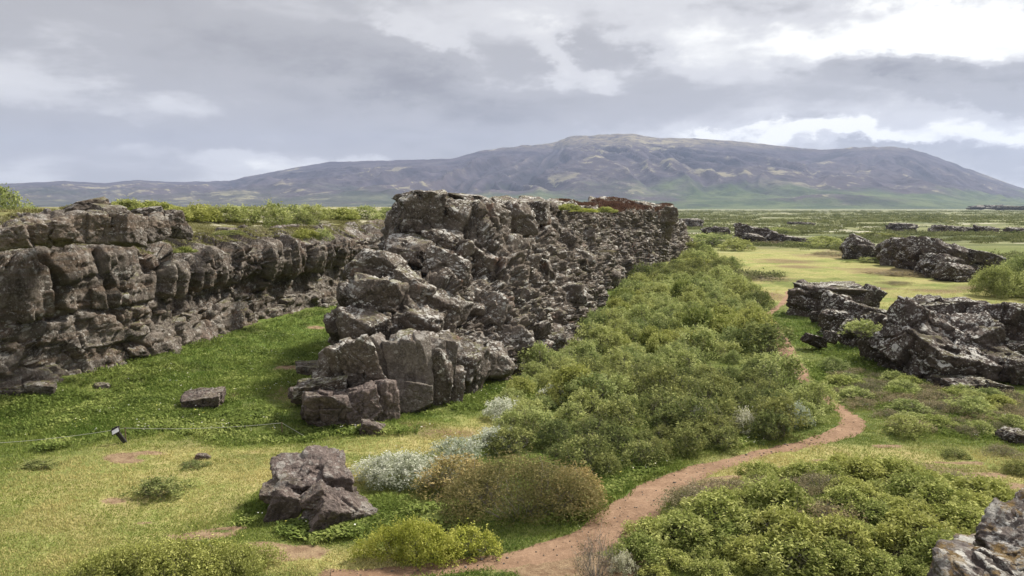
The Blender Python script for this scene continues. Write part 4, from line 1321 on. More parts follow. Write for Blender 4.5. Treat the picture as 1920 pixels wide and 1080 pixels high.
placed = []
cnt = 0
tries = 0
clear = [ell(1502, 700, 74, 66), ell(1480, 640, 22, 22), ell(1205, 600, 30, 9), ell(1330, 700, 40, 7), ell(1180, 800, 36, 7), ell(1240, 760, 40, 6), ell(1420, 720, 30, 6), ell(1290, 560, 30, 6), ell(1060, 740, 40, 6), ell(1120, 640, 60, 9), ell(1350, 640, 40, 6), ell(1170, 705, 40, 5)]
while cnt < 292 and tries < 30000:
    tries += 1
    y = 22 * (118 / 22) ** (r.random() ** 1.05)
    x = r.uniform(-3, 36)
    if not inside(x, y, TW) or x < ridge_edge(y) + 0.8 + 0.02 * (y - 30):
        continue
    s = 0.85 + 0.0055 * (y - 22)
    if any(((x - c[0]) / c[2]) ** 2 + ((y - c[1]) / c[3]) ** 2 < 1 for c in clear):
        continue
    if any((x - a) ** 2 + (y - b) ** 2 < (0.62 * (s + q)) ** 2 * 0.62 for a, b, q in placed):
        continue
    if float(trail_d(np.array([x]), np.array([y]))[0]) < 1.25 + 0.55 * s / max(0.2, np.interp(y, TR[:, 1], TR[:, 2])):
        continue
    placed.append((x, y, s))
    cnt += 1
    px_here = 960 + x / y * FPX
    q = n2(np.array([x]), np.array([y]), 0.12, 2, 71)[0]
    rr = r.random()
    sc = s * r.choice([0.65, 0.85, 1.0, 1.15, 1.45])
    scv = (sc, sc, sc * r.uniform(0.75, 1.15))
    if rr < 0.0:
        P_, nm, lb = SILVER[cnt % 2], 'silver_willow', 'grey-white willow bush scattered among the green thicket'
        gp = 'silvery bushes within the thicket'
        scv = (sc * 0.8, sc * 0.8, sc * 1.3)
    elif q > 0.22:
        P_, nm, lb = BRIGHT[cnt % 3], 'willow_bush', 'fresh light green bush in the thicket between ridge and path'
        gp = 'light green bushes of the thicket'
        scv = (scv[0], scv[1], scv[2] * 1.3)
    elif q < -0.30 or rr > 0.93:
        P_, nm, lb = DARK[cnt % 2], 'willow_bush', 'darker green bush in the thicket between ridge and path'
        gp = 'dark green bushes of the thicket'
    else:
        P_, nm, lb = GREEN[cnt % 5], 'willow_bush', 'grey-green willow bush in the thicket between ridge and path'
        gp = 'grey-green willows of the thicket'
    bush(nm, P_, (x, y, gz(x, y) - 0.05), r.uniform(0, 6.3), scv, lb, 'bush', gp)


def bush_px(name, protos, px, py, wpx, hm, label, group=None, rz=0.0, deep=None, z=0.0, protoW=1.6, protoH=1.1, cat='bush'):
    x, y = G(px, py, z)
    s = wpx / FPX * y / protoW
    zz0 = gz(x, y) if z == 0 else z
    return bush(name, protos, (x, y, zz0 - 0.04), rz, (s, s if deep is None else deep / protoW, hm / protoH), label, cat, group)


big_brown = bush_proto('brown', 160, W_=3.6, D_=2.6, Hh=1.5, nclump=620, per=34, leaf=0.034, spread=0.12, twigs=60, tint_s=0.20)
bush_px('dwarf_birch', big_brown, 975, 972, 300, 1.55, 'large rusty brown birch bush in the foreground between silver and yellow willows', protoW=3.6, protoH=1.5, deep=2.7)
bush_px('dwarf_birch', BROWN[0], 860, 925, 150, 1.0, 'smaller brown birch bush merging into the silver willow', protoH=1.1)
bush_px('dwarf_birch', BROWN[1], 1075, 955, 120, 1.0, 'brown birch bush at the grassy side of the path', protoH=1.1)
big_silver = bush_proto('silver', 170, W_=3.0, D_=1.8, Hh=0.9, nclump=420, per=30, leaf=0.040, spread=0.08, twigs=30, hollow=0.7)
bush_px('silver_willow', big_silver, 762, 908, 190, 0.85, 'large silver-white willow bush right of the foreground boulders', protoW=3.0, protoH=0.9, deep=2.3)
bush_px('silver_willow', SILVER[0], 860, 862, 90, 0.7, 'pale willow bush behind the brown birch', protoH=0.7)
bush_px('silver_willow', SILVER[1], 935, 835, 90, 0.6, 'pale willow bush at the far tip of the brown birch', protoH=0.7)
bush_px('silver_willow', SILVER[0], 945, 785, 80, 0.8, 'round white willow bush alone at the left margin of the thicket', protoH=0.7, rz=2)
bush_px('silver_willow', SILVER[1], 1040, 752, 60, 0.7, 'whitish willow bush in the herbs below the ridge', protoH=0.7, rz=1)
bush_px('silver_willow', SILVER[0], 1490, 800, 60, 0.9, 'white-leaved willow bush beside the bend of the path', protoH=0.7, rz=1)
bush_px('silver_willow', SILVER[1], 1395, 812, 54, 0.9, 'whitish willow low in the thicket, left of the one at the bend', protoH=0.7, rz=2)
bush_px('silver_willow', SILVER[0], 1310, 806, 44, 0.9, 'small whitish willow deepest in the thicket', protoH=0.7, rz=3)
bush_px('silver_willow', SILVER[1], 1170, 1078, 50, 0.45, 'small white willow at the path edge nearest to the viewer', protoH=0.7, rz=1)
big_yellow = bush_proto('yellow', 180, W_=2.8, D_=1.6, Hh=0.85, nclump=380, per=30, leaf=0.040, spread=0.075, twigs=24)
bush_px('yellow_willow', big_yellow, 770, 1048, 190, 0.85, 'bright yellow-green willow bush in front of the brown birch', protoW=2.8, protoH=0.85, deep=1.7)
bush_px('yellow_willow', YELL[1], 880, 1035, 110, 0.6, 'lower yellow-green willow bush beside the path', protoH=0.75)
bush_px('low_shrub', DARK[0], 300, 925, 96, 0.5, 'small dark shrub alone on the dry turf at left', cat='shrub', deep=1.3)
bush_px('low_shrub', DARK[1], 362, 873, 50, 0.22, 'flat dark shrub beside the small stone on the turf', cat='shrub')
bush_px('low_shrub', DARK[0], 75, 876, 80, 0.25, 'flat green shrub on the turf near the left', cat='shrub', deep=0.9)
# near left bank
NEARB = [bush_proto('bright', 200 + i, W_=2.8, D_=1.6, Hh=0.6, nclump=480, per=24, leaf=0.034, spread=0.085, twigs=40) for i in range(2)]
for k, (px, py, wpx, hm, P_, lb) in enumerate((
        (330, 1095, 250, 0.6, NEARB[0], 'wide low green bush, middle of the near bank at left'),
        (445, 1088, 150, 0.5, NEARB[1], 'low green bush at the soil patch end of the near bank'),
        (215, 1095, 170, 0.5, NEARB[1], 'low green bush at the turf end of the near bank'))):
    bush_px('low_shrub', P_, px, py, wpx, hm, lb, 'low bushes on the near left bank', protoW=2.8, protoH=0.6, cat='shrub', rz=k * 0.4)
# the bank of dwarf birch, bottom right
bank = [(1245, 1000), (1330, 950), (1440, 915), (1560, 895), (1680, 892), (1780, 915), (1840, 950), (1840, 1010), (1800, 1060), (1760, 1100), (1190, 1100), (1180, 1065)]
BW = np.array([G(a, b) for a, b in bank])
pb = []
tries = 0
while len(pb) < 70 and tries < 6000:
    tries += 1
    y = r.uniform(15.5, 24)
    x = r.uniform(2, 16)
    if not inside(x, y, BW):
        continue
    if any((x - a) ** 2 + (y - b) ** 2 < 0.62 ** 2 for a, b in pb):
        continue
    pb.append((x, y))
    q = n2(np.array([x]), np.array([y]), 0.5, 2, 41)[0]
    s = r.choice([0.42, 0.55, 0.7, 0.95])
    if q < -0.12:
        P_, lb, nm, gp = HEATH[len(pb) % 2], 'twiggy brown heath bush between green ones on the near right bank', 'heath_bush', 'brown heath bushes on the near right bank'
    else:
        P_, lb, nm, gp = BRIGHT[len(pb) % 3], 'low bright green birch bush on the near right bank', 'dwarf_birch', 'bright green birch bushes on the near right bank'
    bush(nm, P_, (x, y, gz(x, y) - 0.04), r.uniform(0, 6.3), (s, s, s * r.uniform(0.6, 1.0)), lb, 'bush', gp)
sparse = bush_proto('heath', 190, W_=1.4, D_=1.2, Hh=1.0, nclump=90, per=10, leaf=0.022, spread=0.10, twigs=46, over=1.1, spiky=0.5)
bush_px('bare_bush', sparse, 1118, 1090, 110, 0.95, 'sparse twiggy bush growing up over the path at the near edge', protoW=1.4, protoH=1.0)
# heath right of the path
HT = [(1540, 690), (1640, 700), (1740, 730), (1900, 745), (1960, 790), (1900, 815), (1760, 815), (1650, 820), (1610, 780), (1580, 740)]
HW = np.array([G(a, b) for a, b in HT])
pb = []
tries = 0
while len(pb) < 95 and tries < 8000:
    tries += 1
    y = r.uniform(24, 44)
    x = r.uniform(10, 28)
    if not inside(x, y, HW) or float(trail_d(np.array([x]), np.array([y]))[0]) < 3.2:
        continue
    if any((x - a) ** 2 + (y - b) ** 2 < 0.80 ** 2 for a, b in pb):
        continue
    pb.append((x, y))
    rr = r.random() + 0.5 * n2(np.array([x]), np.array([y]), 0.25, 2, 43)[0]
    s = r.uniform(0.6, 1.0)
    if rr < 0.5:
        P_, lb, nm, gp = HEATH[len(pb) % 2], 'brown heath bush on the slope below the largest outcrop', 'heath_bush', 'brown heath bushes below the outcrop'
    elif rr < 0.8:
        P_, lb, nm, gp = GREEN[len(pb) % 5], 'grey-green low bush on the slope below the largest outcrop', 'willow_bush', 'grey-green bushes below the outcrop'
    else:
        P_, lb, nm, gp = BRIGHT[len(pb) % 3], 'light green low bush on the slope below the largest outcrop', 'willow_bush', 'light green bushes below the outcrop'
    bush(nm, P_, (x, y, gz(x, y) - 0.04), r.uniform(0, 6.3), (s, s, s * r.uniform(0.5, 0.75)), lb, 'bush', gp)
for k, (px, py, wpx, hm, P_, lb) in enumerate((
        (1880, 852, 70, 0.35, HEATH[0], 'low heather tuft on the dry turf at the right margin'),
        (1790, 855, 50, 0.22, DARK[1], 'flat dark tuft in the middle of the dry turf at right'),
        (1905, 885, 60, 0.3, DARK[0], 'dark green tuft beside the pale track at right'),
        (1800, 905, 90, 0.3, HEATH[1], 'reddish heather tuft at the top of the near right bank'),
        (1720, 893, 120, 0.28, HEATH[0], 'brown heather mat along the edge of the pale track'))):
    bush_px('heather_tuft', P_, px, py, wpx, hm, lb, 'heather tufts on the dry turf', protoH=0.8, cat='shrub', rz=k)
# bushes around the meadow
BIGW = bush_proto('green', 260, W_=5.4, D_=5.0, Hh=3.2, nclump=420, per=40, leaf=0.085, spread=0.26, twigs=90, tint_c=0.32, spiky=0.35)
for k, (px, py, wpx, hm, P_, lb) in enumerate((
        (1534, 738, 34, 0.35, GREEN[2], 'little willow bush crowding the path above its right bend'), (1432, 662, 120, 1.7, DARK[0], 'big dark round bush beside the narrow part of the path'),
        (1872, 556, 84, 2.7, BIGW, 'biggest round willow bush at the right of the meadow'), (1918, 548, 100, 3.4, BIGW, 'taller half of the willow pair at the right of the meadow, nearer the margin'),
        (1960, 560, 110, 3.0, GREEN[3], 'willow bush cut by the right margin behind the biggest one'),
        (1330, 462, 110, 2.6, GREEN[0], 'wide bush beyond the thicket near the end of the ridge'),
        (1380, 470, 60, 2.2, GREEN[2], 'bush at the left head of the meadow'),
        (1290, 480, 70, 2.3, DARK[0], 'dark bush under the far end of the ridge'),
        (1550, 465, 80, 2.2, GREEN[4], 'bush between the two meadow outcrops, the left one'),
        (1585, 468, 50, 1.6, DARK[1], 'dark bush touching the left tip of the long meadow outcrop'),
        (1300, 500, 70, 1.6, BRIGHT[0], 'light bush at the far head of the thicket'))):
    bush_px('willow_bush', P_, px, py, wpx, hm, lb, 'bushes around the path and meadow', protoH=3.2 if P_ is BIGW else 1.1, protoW=5.4 if P_ is BIGW else 1.6, rz=k * 1.3)
for k, (px, py, wpx, hm, P_, lb) in enumerate((
        (1405, 522, 130, 0.55, HEATH[0], 'wide purple-brown heather patch nearest the thicket in the meadow'),
        (1350, 532, 60, 0.5, HEATH[1], 'smaller heather patch touching the thicket'),
        (1440, 458, 90, 0.7, HEATH[1], 'heather patch in front of the low broken ridge'),
        (1350, 500, 70, 0.7, HEATH[0], 'heather patch between thicket and meadow head'),
        (1570, 478, 110, 0.6, HEATH[0], 'heather strip left of the pyramid-shaped outcrop'),
        (1640, 492, 80, 0.8, DARK[0], 'dark scrub at the foot of the pyramid-shaped outcrop'),
        (1690, 516, 110, 0.6, HEATH[1], 'heather patch below the middle of the long outcrop'),
        (1680, 532, 60, 0.35, HEATH[0], 'low heather patch alone on open meadow below the long outcrop'),
        (1540, 452, 60, 1.2, GREEN[2], 'green bush behind the heather strip'),
        (1500, 462, 50, 0.8, DARK[1], 'dark bush at the meadow rim right of the broken ridge'),
        (1460, 436, 60, 1.6, GREEN[1], 'bush on the plain behind the low broken ridge'),
        (1640, 446, 80, 1.6, DARK[0], 'dark bush on the plain above the pyramid-shaped outcrop'))):
    bush_px('meadow_heather' if 'heather' in lb else 'meadow_bush', P_, px, py, wpx, hm, lb, 'low growth in the meadow', protoH=0.7 if P_ in HEATH else 1.1, cat='shrub', rz=k * 1.7)
bush_px('low_shrub', GREEN[1], 1618, 628, 74, 0.8, 'green shrub growing from the flat-topped outcrop', z=1.4, cat='shrub')
# bushes on the plateau and on the wall's ledges
for k, (px, py, Y, w_, h_, P_, lb) in enumerate((
        (238, 386, 60, 2.6, 0.9, BRIGHT[0], 'bright bush, left end of the plateau row'), (285, 387, 62, 3.0, 0.8, BRIGHT[1], 'bright bush, second in the plateau row'), (330, 387, 58, 2.6, 0.7, BRIGHT[2], 'bright bush, third in the plateau row'),
        (375, 387, 60, 3.0, 1.05, BRIGHT[0], 'bright dome bush, fourth in the plateau row'), (420, 389, 62, 3.2, 0.75, GREEN[0], 'grey-green bush, fifth in the plateau row'), (465, 390, 64, 3.0, 0.7, GREEN[1], 'grey-green bush, sixth in the plateau row'),
        (512, 389, 62, 2.8, 1.15, GREEN[2], 'tall round bush in the middle of the plateau row'), (545, 390, 66, 3.0, 0.9, GREEN[3], 'bush right of the tall round one on the plateau'), (590, 391, 72, 3.4, 0.9, GREEN[0], 'low bush on the plateau past the tall round one'),
        (640, 392, 76, 3.6, 0.9, BRIGHT[1], 'low bush on the plateau halfway to the ridge'), (685, 393, 80, 3.6, 0.8, GREEN[2], 'low bush on the plateau near the ridge'), (728, 394, 84, 3.0, 0.7, GREEN[3], 'last low bush on the plateau touching the ridge'),
        (4, 392, 42, 2.4, 1.5, GREEN[4], 'small leafy tree top cut by the left margin on the plateau'), (125, 388, 48, 1.4, 0.4, BRIGHT[2], 'tiny bush behind the sooty crag on the plateau'))):
    p = AT(px, py, Y)
    z0 = gz(p[0], p[1])
    bush('plateau_bush', P_, (p[0], p[1], z0 - 0.05), k * 1.1, (w_ / 1.6, w_ / 1.6, (h_ + 0.1 + max(0, p[2] - z0) * 0.5) / 1.1), lb, 'bush', 'bushes on the plateau')
for k, (px, py, Y, w_, h_, P_, lb) in enumerate((
        (570, 420, 50.5, 1.7, 0.8, DARK[0], 'dark bush growing on the brink of the brown wall'), (572, 445, 49.0, 1.5, 0.8, BRIGHT[1], 'bright bush hanging on the ledge of the brown wall'), (605, 450, 49.6, 1.4, 0.8, GREEN[1], 'green bush beside the bright one on the wall ledge'),
        (345, 470, 36, 0.9, 0.35, BRIGHT[2], 'mossy tuft on the ledge of the near wall'), (430, 438, 44, 1.6, 0.3, DARK[1], 'flat scrub tuft on the upper ledge of the wall'))):
    p = AT(px, py, Y)
    bush('ledge_bush', P_, (p[0], p[1], p[2] - 0.1), k * 1.1, (w_ / 1.6, w_ / 1.6, h_ / 1.1), lb, 'bush', 'bushes on the ledges of the wall')
for k, (px, py, Y, w_, h_, P_, lb) in enumerate((
        (1065, 391, 62, 1.8, 0.55, BRIGHT[0], 'yellow-green bush on the ridge top left of the red moss'), (1100, 395, 64, 2.0, 0.4, YELL[1], 'flat yellowish bush on the ridge top'), (1135, 396, 72, 1.9, 0.55, BRIGHT[2], 'green bush at the near side of the red moss on the ridge'),
        (825, 510, 38.2, 1.3, 0.25, HEATH[0], 'mossy heath tuft on the ridge shoulder'), (1140, 470, 70, 1.5, 0.3, HEATH[1], 'heath tuft on the side of the ridge'), (1015, 605, 42.5, 0.9, 0.4, HEATH[0], 'heath tuft low on the ridge flank'))):
    p = AT(px, py, Y)
    bush('ridge_bush', P_, (p[0], p[1], p[2] - 0.15), k * 1.1, (w_ / 1.6, w_ / 1.6, h_ / 0.9), lb, 'bush', 'bushes on the ridge')

# ------------------------------------------------------------------ grass, herbs and far scrub (nobody could count them)
def scatter_leaf(name, mat, X, Y, Z, hgt, wid, lean, tint, per, seed, label, flat=False, spread=0.06):
    r = np.random.default_rng(seed)
    n = len(X) * per
    ci = np.repeat(np.arange(len(X)), per)
    ox, oy = r.normal(0, spread, n), r.normal(0, spread, n)
    bx, by, bz = X[ci] + ox, Y[ci] + oy, Z[ci] - 0.01
    hh = hgt[ci] * r.uniform(0.5, 1.2, n)
    a = r.uniform(0, 2 * np.pi, n)
    ln = lean * hh * r.uniform(0.3, 1.3, n)
    tx, ty, tz = bx + np.cos(a) * ln, by + np.sin(a) * ln, bz + hh
    wv = wid * r.uniform(0.6, 1.3, n)
    qx, qy = -np.sin(a) * wv, np.cos(a) * wv
    mx_, my_, mz_ = (bx + tx * 1.2) / 2.2, (by + ty * 1.2) / 2.2, bz + hh * (0.62 if not flat else 0.95)
    if flat:
        V = np.stack([np.stack([bx, by, bz + hh * 0.4], 1), np.stack([mx_ + qx, my_ + qy, mz_], 1), np.stack([tx, ty, tz], 1), np.stack([mx_ - qx, my_ - qy, mz_], 1)], 1)
    else:
        V = np.stack([np.stack([bx - qx * .6, by - qy * .6, bz], 1), np.stack([bx + qx * .6, by + qy * .6, bz], 1), np.stack([mx_ + qx * .5, my_ + qy * .5, mz_], 1), np.stack([tx, ty, tz], 1)], 1)
    tn = np.clip(tint[ci] + r.normal(0, 0.12, n), 0, 1)
    me = mesh_np(name, V.reshape(-1, 3), np.arange(n * 4).reshape(n, 4), mat, False, dict(tint=np.repeat(tn, 4)))
    o = obj(name, me)
    tag(o, label, kind='stuff')
    return o


r = np.random.default_rng(123)


def field(n, y0, y1, xr, pw):
    """points thinning out with distance"""
    u = r.random(n)
    y = (y0 ** (1 - pw) + u * (y1 ** (1 - pw) - y0 ** (1 - pw))) ** (1 / (1 - pw))
    x = y * r.uniform(xr[0], xr[1], n)
    return x, y


x, y = field(150000, 14.5, 75, (-0.78, 0.78), 1.9)
dr, lu, so_, ru = emask(x, y, DRY, 0.6, 6, 0.35, 0.7), emask(x, y, LUSH, 0.6, 7, 0.45, 0.8), emask(x, y, SOIL, 0.8, 12, 1.1, 0.6), emask(x, y, RUST, 0.8, 9, 0.35, 0.9)
tdd = trail_d(x, y)
patch = n2(x, y, 0.9, 3, 91)
ok = (side(x, y) < -0.2) & (so_ < 0.25 + 0.3 * r.random(len(x))) & (tdd > 1.02 + 0.25 * n2(x, y, 1.1, 4, 77))
ok &= ~((y > 31) & (x > np.interp(y, ST[:, 0], ST[:, 1]) + .4) & (x < np.interp(y, ST[:, 0], ST[:, 4]) - 0.4))
x, y, dr, lu, ru, patch = x[ok], y[ok], dr[ok], lu[ok], ru[ok], patch[ok]
gh = 0.045 + 0.10 * np.clip(lu - dr * 0.6, 0, 1) + 0.05 * np.clip(patch + 0.1, 0, 1) + 0.001 * (y - 15)
tn = 0.40 + 0.40 * dr - 0.26 * lu + 0.30 * patch + 0.45 * n2(x, y, 0.25, 3, 95)
scatter_leaf('grass', M['grass'], x, y, ground_z(x, y), gh, 0.011 + 0.0006 * 15, 0.9, tn, 5, 4, 'short grass covering the gully floor and turf', spread=0.09)

x, y = field(90000, 15, 75, (-0.75, 0.78), 1.8)
lu, dr, so_ = emask(x, y, LUSH, 0.6, 7, 0.45, 0.8), emask(x, y, DRY, 0.6, 6, 0.35, 0.7), emask(x, y, SOIL, 0.8, 12, 1.1, 0.6)
tdd = trail_d(x, y)
patch = n2(x, y, 0.6, 4, 191)
ok = (side(x, y) < -0.1) & (so_ < 0.2) & (tdd > 1.25) & (lu - dr * 0.8 + patch * 1.1 + 0.35 * (r.random(len(x)) - 0.5) > 0.58)
ok &= ~((y > 31) & (x > np.interp(y, ST[:, 0], ST[:, 1]) + .4) & (x < np.interp(y, ST[:, 0], ST[:, 4]) - 0.4))
x, y, patch = x[ok], y[ok], patch[ok]
scatter_leaf('herbs', M['herb'], x, y, ground_z(x, y), 0.10 + 0.14 * np.clip(patch + 0.2, 0, 1), 0.035, 1.0, 0.45 + 0.8 * n2(x, y, 0.9, 3, 92) + 0.012 * (38 - y), 7, 14, 'leafy green herbs growing densely in the damp grass', flat=True, spread=0.11)


M['flower'] = leaf_mat('flower_petals', (0.75, 0.70, 0.10), (0.75, 0.72, 0.55), (0.80, 0.80, 0.75), 0.1, hue_noise=False)
r = np.random.default_rng(321)
x, y = field(9000, 16, 50, (-0.75, 0.78), 1.6)
q = n2(x, y, 0.7, 3, 322)
ok = (side(x, y) < -1) & (emask(x, y, LUSH, 0.6, 7, 0.45, 0.8) > 0.5) & (q > 0.12) & (trail_d(x, y) > 1.4) & ~((y > 28) & (x > np.interp(y, ST[:, 0], ST[:, 1]) - .4) & (x < np.interp(y, ST[:, 0], ST[:, 4]) + 0.4))
x, y = x[ok], y[ok]
scatter_leaf('flowers', M['flower'], x, y, ground_z(x, y) + 0.20, np.full(len(x), 0.03), 0.026, 1.0, r.random(len(x)) * 1.2, 2, 323, 'tiny white and yellow flowers dotted through the herbs', flat=True, spread=0.03)


def far_scrub(n, y0, y1, xr, seed):
    r = np.random.default_rng(seed)
    u = r.random(n)
    y = np.exp(np.log(y0) + u * (np.log(y1) - np.log(y0)))
    x = y * r.uniform(xr[0], xr[1], n)
    k = n2(x * 0.5, y, 0.045, 4, 500) + 0.5 * n2(x * 0.6, y, 0.2, 3, 501)
    ok = (k > 0.06 + 0.10 * n2(x * 0.3, y, 0.012, 2, 77)) & (side(x, y) < -3) & (x > np.interp(y, ST[:, 0], ST[:, 4]) + 3)
    # keep the meadow open
    for (px, py, rx, ry) in ((1530, 500, 210, 38), (1720, 560, 330, 36), (1440, 472, 70, 12), (1740, 500, 90, 30)):
        cx, cy, a, b = ell(px, py, rx, ry)
        ok &= (((x - cx) / a) ** 2 + ((y - cy) / b) ** 2) > 1 + 0.9 * n2(x, y, 0.12, 3, 9)
    return x[ok], y[ok]


x, y = far_scrub(15000, 88, 1500, (0.13, 0.80), 71)
x2_, y2_ = far_scrub(9000, 86, 300, (0.13, 0.80), 73)
x, y = np.concatenate([x, x2_]), np.concatenate([y, y2_])
r = np.random.default_rng(72)
n = len(x)
per = 56
S_ = np.clip(0.5 + 0.006 * y, 0.8, 4.5) * r.uniform(0.5, 1.3, n)
Hs = np.clip(0.55 + 0.0020 * y, 0.6, 2.2) * r.uniform(0.5, 1.3, n)
ci = np.repeat(np.arange(n), per)
th = r.uniform(0, 2 * np.pi, n * per)
rd = np.sqrt(r.random(n * per))
C = np.stack([x[ci] + np.cos(th) * rd * S_[ci], y[ci] + np.sin(th) * rd * S_[ci] * 0.8, ground_z(x, y)[ci] + Hs[ci] * np.sqrt(1.02 - rd ** 2) * r.uniform(0.2, 1.05, n * per)], 1)
a = r.normal(0, 1, (n * per, 3))
a /= np.linalg.norm(a, axis=1, keepdims=True)
b = np.cross(a, r.normal(0, 1, (n * per, 3)))
b /= np.linalg.norm(b, axis=1, keepdims=True)
L_ = (0.10 * np.clip(S_, 0.8, 4))[ci][:, None] * r.uniform(0.6, 1.5, n * per)[:, None]
V = np.stack([C - a * L_, C + b * L_ * 0.6, C + a * L_, C - b * L_ * 0.6], 1).reshape(-1, 3)
tn = np.clip(0.45 + r.normal(0, 0.2, n)[ci] + r.normal(0, 0.15, n * per), 0, 1)
tag(obj('scrub', mesh_np('scrub', V, np.arange(n * per * 4).reshape(-1, 4), M['scrub'], False, dict(tint=np.repeat(tn, 4)))), 'low willow scrub spread over the far lava plain', kind='stuff')

# moss caps on the ridge top: rusty red on the far end, golden cushion on the near end
def cap(name, px, py, Y, wx, wy, hz, cols, seed, label):
    p = AT(px, py, Y)
    r = np.random.default_rng(seed)
    n = 26000
    th, rd = r.uniform(0, 2 * np.pi, n), np.sqrt(r.random(n))
    lump = 1 + 0.3 * np.sin(th * 3 + seed) + 0.15 * np.sin(th * 7)
    X, Y_ = p[0] + np.cos(th) * rd * wx * lump, p[1] + np.sin(th) * rd * wy * lump
    Z = p[2] + hz * (1 - rd ** 2) * (0.7 + 0.3 * n2(X, Y_, 2.0, 2, seed)) + 0.05 * n2(X, Y_, 5.0, 2, seed)
    return scatter_leaf(name, cols, X, Y_, Z - 0.03, np.full(n, 0.07), 0.03, 1.0, 0.5 + 0.5 * n2(X, Y_, 1.5, 3, seed), 2, seed, label)


r = np.random.default_rng(61)
k = 60000
yq = r.uniform(33, 82, k)
dq = r.uniform(2.4, 16, k)
xq = np.interp(yq, CL[:, 1], CL[:, 0]) - dq / 0.86
pm = n2(xq, yq, 0.5, 4, 62)
okq = (pm > -0.02)
xq, yq, dq, pm = xq[okq], yq[okq], dq[okq], pm[okq]
M['heathmat'] = leaf_mat('heath_mat', (0.150, 0.120, 0.060), (0.240, 0.235, 0.095), (0.420, 0.400, 0.240), 0.2, hue_noise=False)
scatter_leaf('heath_mat', M['heathmat'], xq, yq, ground_z(xq, yq) + 0.15 * sst(dq, 5, 3), np.full(len(xq), 0.14), 0.04, 1.0, 0.5 + 0.7 * n2(xq, yq, 0.35, 3, 63), 5, 64, 'heath and moss creeping over the plateau brink', spread=0.15)
gw = np.where((WO < -0.9) & (WV[:, :, 2] > 5.4) & (WN[:, :, 2] > 0.25) & (WV[:, :, 1] > 24) & (WV[:, :, 1] < 76))
pick = r.integers(0, len(gw[0]), 70000)
Wp = WV[gw[0][pick], gw[1][pick]]
pm = n2(Wp[:, 0], Wp[:, 1], 0.55, 4, 64) + 0.3 * (Wp[:, 1] > 38)
Wp, pm = Wp[pm > 0.12], pm[pm > 0.12]
scatter_leaf('wall_moss', M['heathmat'], Wp[:, 0] + r.normal(0, .05, len(Wp)), Wp[:, 1], Wp[:, 2] - 0.02, np.full(len(Wp), 0.10), 0.035, 1.0, 0.45 + 0.8 * n2(Wp[:, 0], Wp[:, 1], 0.5, 3, 65), 4, 66, 'moss and crowberry growing over the upper ledges of the brown wall', spread=0.10)
M['redmoss'] = leaf_mat('red_moss', (0.095, 0.058, 0.042), (0.175, 0.105, 0.075), (0.290, 0.195, 0.120), 0.1, hue_noise=False)
M['goldmoss'] = leaf_mat('golden_moss', (0.150, 0.120, 0.030), (0.290, 0.225, 0.060), (0.420, 0.350, 0.130), 0.1, hue_noise=False)
cap('moss', 788, 366, 43.0, 0.75, 0.6, 0.16, M['goldmoss'], 3, 'golden moss cushion on the near corner of the ridge top')

# rusty dwarf shrubs covering the far top of the ridge
r = np.random.default_rng(33)
ii = np.where((yy > 78) & (yy < 112.5))[0]
k = 42000
i = r.choice(ii, k)
j = r.integers(52, 92, k)
Pc = RV[i, j]
X, Y_ = Pc[:, 0] + r.normal(0, 0.15, k), Pc[:, 1] + r.normal(0, 0.1, k)
scatter_leaf('heather', M['redmoss'], X, Y_, Pc[:, 2] - 0.03, np.full(k, 0.20), 0.06, 1.0, 0.45 + 0.6 * n2(X, Y_, 0.6, 3, 3), 3, 34, 'rusty red heather mat covering the far top of the ridge', spread=0.15)

# ------------------------------------------------------------------ rope, stakes and the little sign
M['post'] = simple_mat('dark_post', (0.025, 0.024, 0.023), (0.055, 0.050, 0.045), 20)
M['wood'] = simple_mat('weathered_wood', (0.12, 0.085, 0.055), (0.26, 0.19, 0.13), 16)
M['plate'] = simple_mat('white_plate', (0.72, 0.72, 0.74), (0.84, 0.84, 0.84), 6, 0.5)
M['ink'] = simple_mat('grey_print', (0.35, 0.36, 0.40), (0.45, 0.46, 0.50), 6, 0.6)
M['rope'] = simple_mat('pale_rope', (0.33, 0.33, 0.27), (0.50, 0.50, 0.42), 30)


def box_bm(bm, c, d, bev=0.0, mat=None):
    r_ = bmesh.ops.create_cube(bm, size=1.0)
    for v in r_['verts']:
        v.co = Vector((v.co.x * d[0] + c[0], v.co.y * d[1] + c[1], v.co.z * d[2] + c[2]))
    if bev:
        es = list({e for v in r_['verts'] for e in v.link_edges})
        bmesh.ops.bevel(bm, geom=es, offset=bev, segments=2, affect='EDGES')


def bm_obj(name, bm, mat, parent=None, loc=(0, 0, 0), rot=(0, 0, 0)):
    me = bpy.data.meshes.new(name)
    bm.to_mesh(me)
    bm.free()
    me.materials.append(mat)
    o = obj(name, me, parent, loc)
    o.rotation_euler = rot
    return o


sp = G(236, 832)
sz0 = gz(sp[0], sp[1])
e = bpy.data.objects.new('sign_post', None)
COL.objects.link(e)
e.location = (sp[0], sp[1], sz0 - 0.03)
e.rotation_euler = (math.radians(8), math.radians(-29), math.radians(8))
tag(e, 'short dark post leaning left with a small white information plate', 'sign post')
bm = bmesh.new()
box_bm(bm, (0, 0, 0.27), (0.13, 0.10, 0.54), 0.012)
bm_obj('post', bm, M['post'], e)
bm = bmesh.new()
box_bm(bm, (0, 0, 0), (0.30, 0.24, 0.035), 0.008)
box_bm(bm, (0, 0.10, 0.035), (0.20, 0.06, 0.04), 0.01)
hd = bm_obj('head', bm, M['post'], e, (0, -0.035, 0.56), (math.radians(38), 0, 0))
bm = bmesh.new()
box_bm(bm, (0, 0, 0), (0.235, 0.165, 0.008), 0.002)
pl_ = bm_obj('plate', bm, M['plate'], hd, (0.0, -0.03, 0.0225))
SP2 = G(529, 815)
